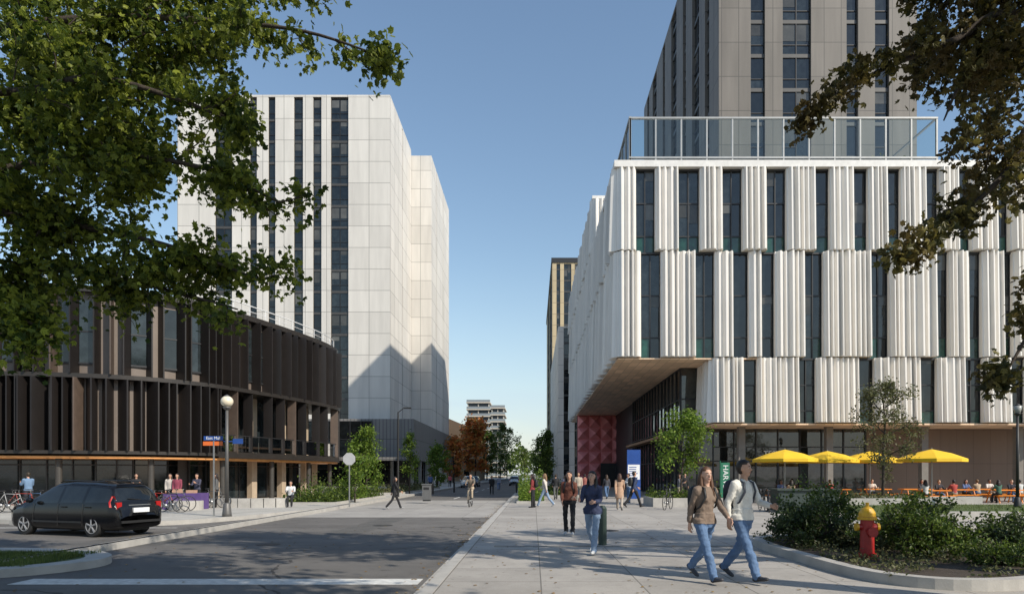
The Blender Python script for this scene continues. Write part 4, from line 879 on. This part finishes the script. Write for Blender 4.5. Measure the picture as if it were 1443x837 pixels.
    s=h/1.75; dz=(P['sit']-.0-(.93-.10)*s) if P.get('sit') else -min(feet)*s
    return g.obj(name,mats,None,True,(x,d,z+dz),rad(hd)-math.pi/2,s)
JN=(.10,.17,.30); LJ=(.22,.30,.42); BK=(.015,.015,.017)
person(993,818,-62,1.80,WALK2,(.20,.145,.11),JN,(.55,.33,.24),(.10,.045,.02),True,(.05,.05,.06),.0105,BK,name='pedestrian_woman',fem=True,ht=-10,hem=.90)
person(1046,818,-55,1.90,dict(ll=(-17,24,-30),rl=(25,5,12),la=(20,8,60),ra=(-20,8,20)),(.66,.64,.59),JN,(.48,.28,.19),(.02,.014,.01),False,(.03,.03,.035),.0105,(.03,.035,.05),name='pedestrian_man',ht=14,hem=.90)
person(835,780,-115,1.74,dict(ll=(20,8,10),rl=(-16,24,-28),la=(15,8,70),ra=(18,8,75)),(.03,.04,.09),LJ,(.5,.3,.22),(.012,.01,.01),True,(.6,.6,.6),.013,None,name='pedestrian_woman',fem=True,hem=.86,coat=False)
person(802,754,-100,1.72,dict(ll=(12,5,6),rl=(-8,10,-10),la=(10,8,60),ra=(5,6,30)),(.16,.055,.035),BK,DEFSK,(.015,.01,.01),True,(.5,.5,.5),.015,BK,name='pedestrian_woman',fem=True,hem=.95)
person(873,719,80,1.72,WALK,(.42,.27,.18),(.35,.3,.25),DEFSK,(.05,.02,.01),True,(.1,.1,.1),.02,None,name='pedestrian_woman',fem=True,hem=.8,coat=True)
person(893,715,20,1.84,WALK2,(.03,.045,.10),BK,DEFSK,(.02,.015,.01),False,BK,.02,(.02,.02,.02),name='pedestrian_man',hem=.85)
person(768,714,160,1.72,WALK,(.55,.5,.45),LJ,DEFSK,(.2,.12,.06),True,(.5,.5,.5),.02,name='pedestrian_woman',fem=True)
person(751,715,170,1.66,STAND,(.2,.03,.03),BK,DEFSK,(.02,.01,.01),True,BK,.02,BK,name='pedestrian_woman',fem=True)
person(783,704,95,1.7,WALK2,BK,(.1,.1,.1),DEFSK,(.03,.02,.01),False,BK,.025,name='pedestrian_man')
person(815,706,-90,1.75,STAND,(.45,.38,.3),(.2,.18,.15),DEFSK,(.1,.06,.03),False,BK,.025,name='pedestrian_man')
person(797,706,-80,1.62,STAND,(.1,.1,.15),JN,DEFSK,(.02,.01,.01),True,BK,.025,name='pedestrian_woman',fem=True)
person(824,702,80,1.7,WALK,(.3,.1,.08),BK,DEFSK,(.02,.01,.01),False,BK,.025,name='pedestrian_man')
person(855,703,100,1.66,WALK2,(.05,.05,.06),JN,DEFSK,(.04,.02,.01),True,BK,.025,name='pedestrian_woman',fem=True)
person(740,700,-95,1.72,WALK,(.25,.27,.3),BK,DEFSK,(.02,.01,.01),False,BK,.025,name='pedestrian_man')
person(886,708,200,1.7,STANDP,(.6,.6,.6),JN,DEFSK,(.02,.01,.01),False,BK,.025,name='pedestrian_man')
person(965,705,-90,1.72,STAND,BK,BK,DEFSK,(.02,.01,.01),False,BK,.025,name='pedestrian_man')
person(957,707,-30,1.65,STANDP,(.1,.1,.12),(.3,.25,.2),DEFSK,(.05,.02,.01),True,BK,.025,name='pedestrian_woman',fem=True)
person(1088,700,-90,1.7,STAND,(.3,.3,.3),BK,DEFSK,(.02,.01,.01),False,BK,.025,name='pedestrian_man')
person(556,0,20,1.70,WALK,BK,BK,DEFSK,(.015,.01,.01),True,(.3,.3,.3),.02,name='pedestrian_woman',fem=True,yy=35,z=-.146,hem=.8)
person(693,0,-85,1.72,WALK,BK,BK,DEFSK,(.02,.01,.01),False,BK,.025,name='pedestrian_man',yy=60,z=-.15)
person(703,0,95,1.68,WALK2,(.3,.3,.35),JN,DEFSK,(.02,.01,.01),False,BK,.03,name='pedestrian_man',yy=75,z=-.15)
person(680,0,95,1.68,WALK2,(.5,.1,.1),BK,DEFSK,(.02,.01,.01),False,BK,.03,name='pedestrian_man',xx=-10.8,yy=88)
person(618,0,-85,1.7,WALK,(.1,.15,.3),BK,DEFSK,(.02,.01,.01),False,BK,.03,name='pedestrian_man',xx=-10.6,yy=70)
person(40,0,150,1.74,STANDP,(.14,.22,.34),(.03,.03,.04),DEFSK,(.03,.02,.01),False,BK,.02,name='pedestrian_man',yy=30.6)
person(410,0,-80,1.66,dict(SIT,sit=.45),(.6,.6,.6),BK,DEFSK,(.02,.01,.01),False,BK,.025,name='seated_person',yy=34.6)
for i,(px,yy_,hd,c) in enumerate(((240,33.6,-80,(.5,.45,.4)),(278,33.7,-100,(.05,.05,.08)),(305,33.8,-150,(.1,.1,.1)),(192,35.6,-60,BK),(250,33.5,-90,(.25,.05,.08)))):
    person(px,0,hd,1.68,STANDP if i%2 else STAND,c,BK,DEFSK,(.02,.012,.01),i%2==0,BK,.025,yy=yy_,name='pedestrian')
yy=38.; xx=sx(663,yy); bicycle(xx,yy,-.146,rad(-92),(.05,.05,.05)); person(663,0,-92,1.76,RIDE,(.16,.13,.10),(.45,.36,.26),DEFSK,(.02,.015,.01),False,(.05,.05,.05),.02,None,name='cyclist',yy=yy+.28,z=-.146,xx=xx)
random.seed(77); cols=[(.5,.5,.48),(.03,.03,.04),(.35,.05,.04),(.1,.15,.3),(.4,.3,.2),(.6,.55,.5),(.05,.12,.08),(.02,.02,.03)]
for i,(px,y) in enumerate(((1305,38.6),(1322,38.6),(1345,40.5),(1360,40.5),(1378,42),(1393,42),(1408,39.5),(1424,39.5),(1438,41.5),(1298,42),(1170,41.5),(1100,39),(1116,39),(1228,42),(1450,41.5))):
    back_=i%2; person(px,0,90 if back_==0 else -90,1.7,SIT,cols[i%8],[BK,JN,(.3,.25,.2)][i%3],[DEFSK,(.6,.38,.28),(.25,.13,.08)][i%3],[(.02,.012,.01),(.15,.08,.03),(.01,.01,.01)][i%3],i%3==0,BK,.03,name='seated_person',yy=y-.7 if back_==0 else y+.7,fem=i%3==0)
print('objects',len(bpy.data.objects),'faces',sum(len(m.polygons) for m in bpy.data.meshes))
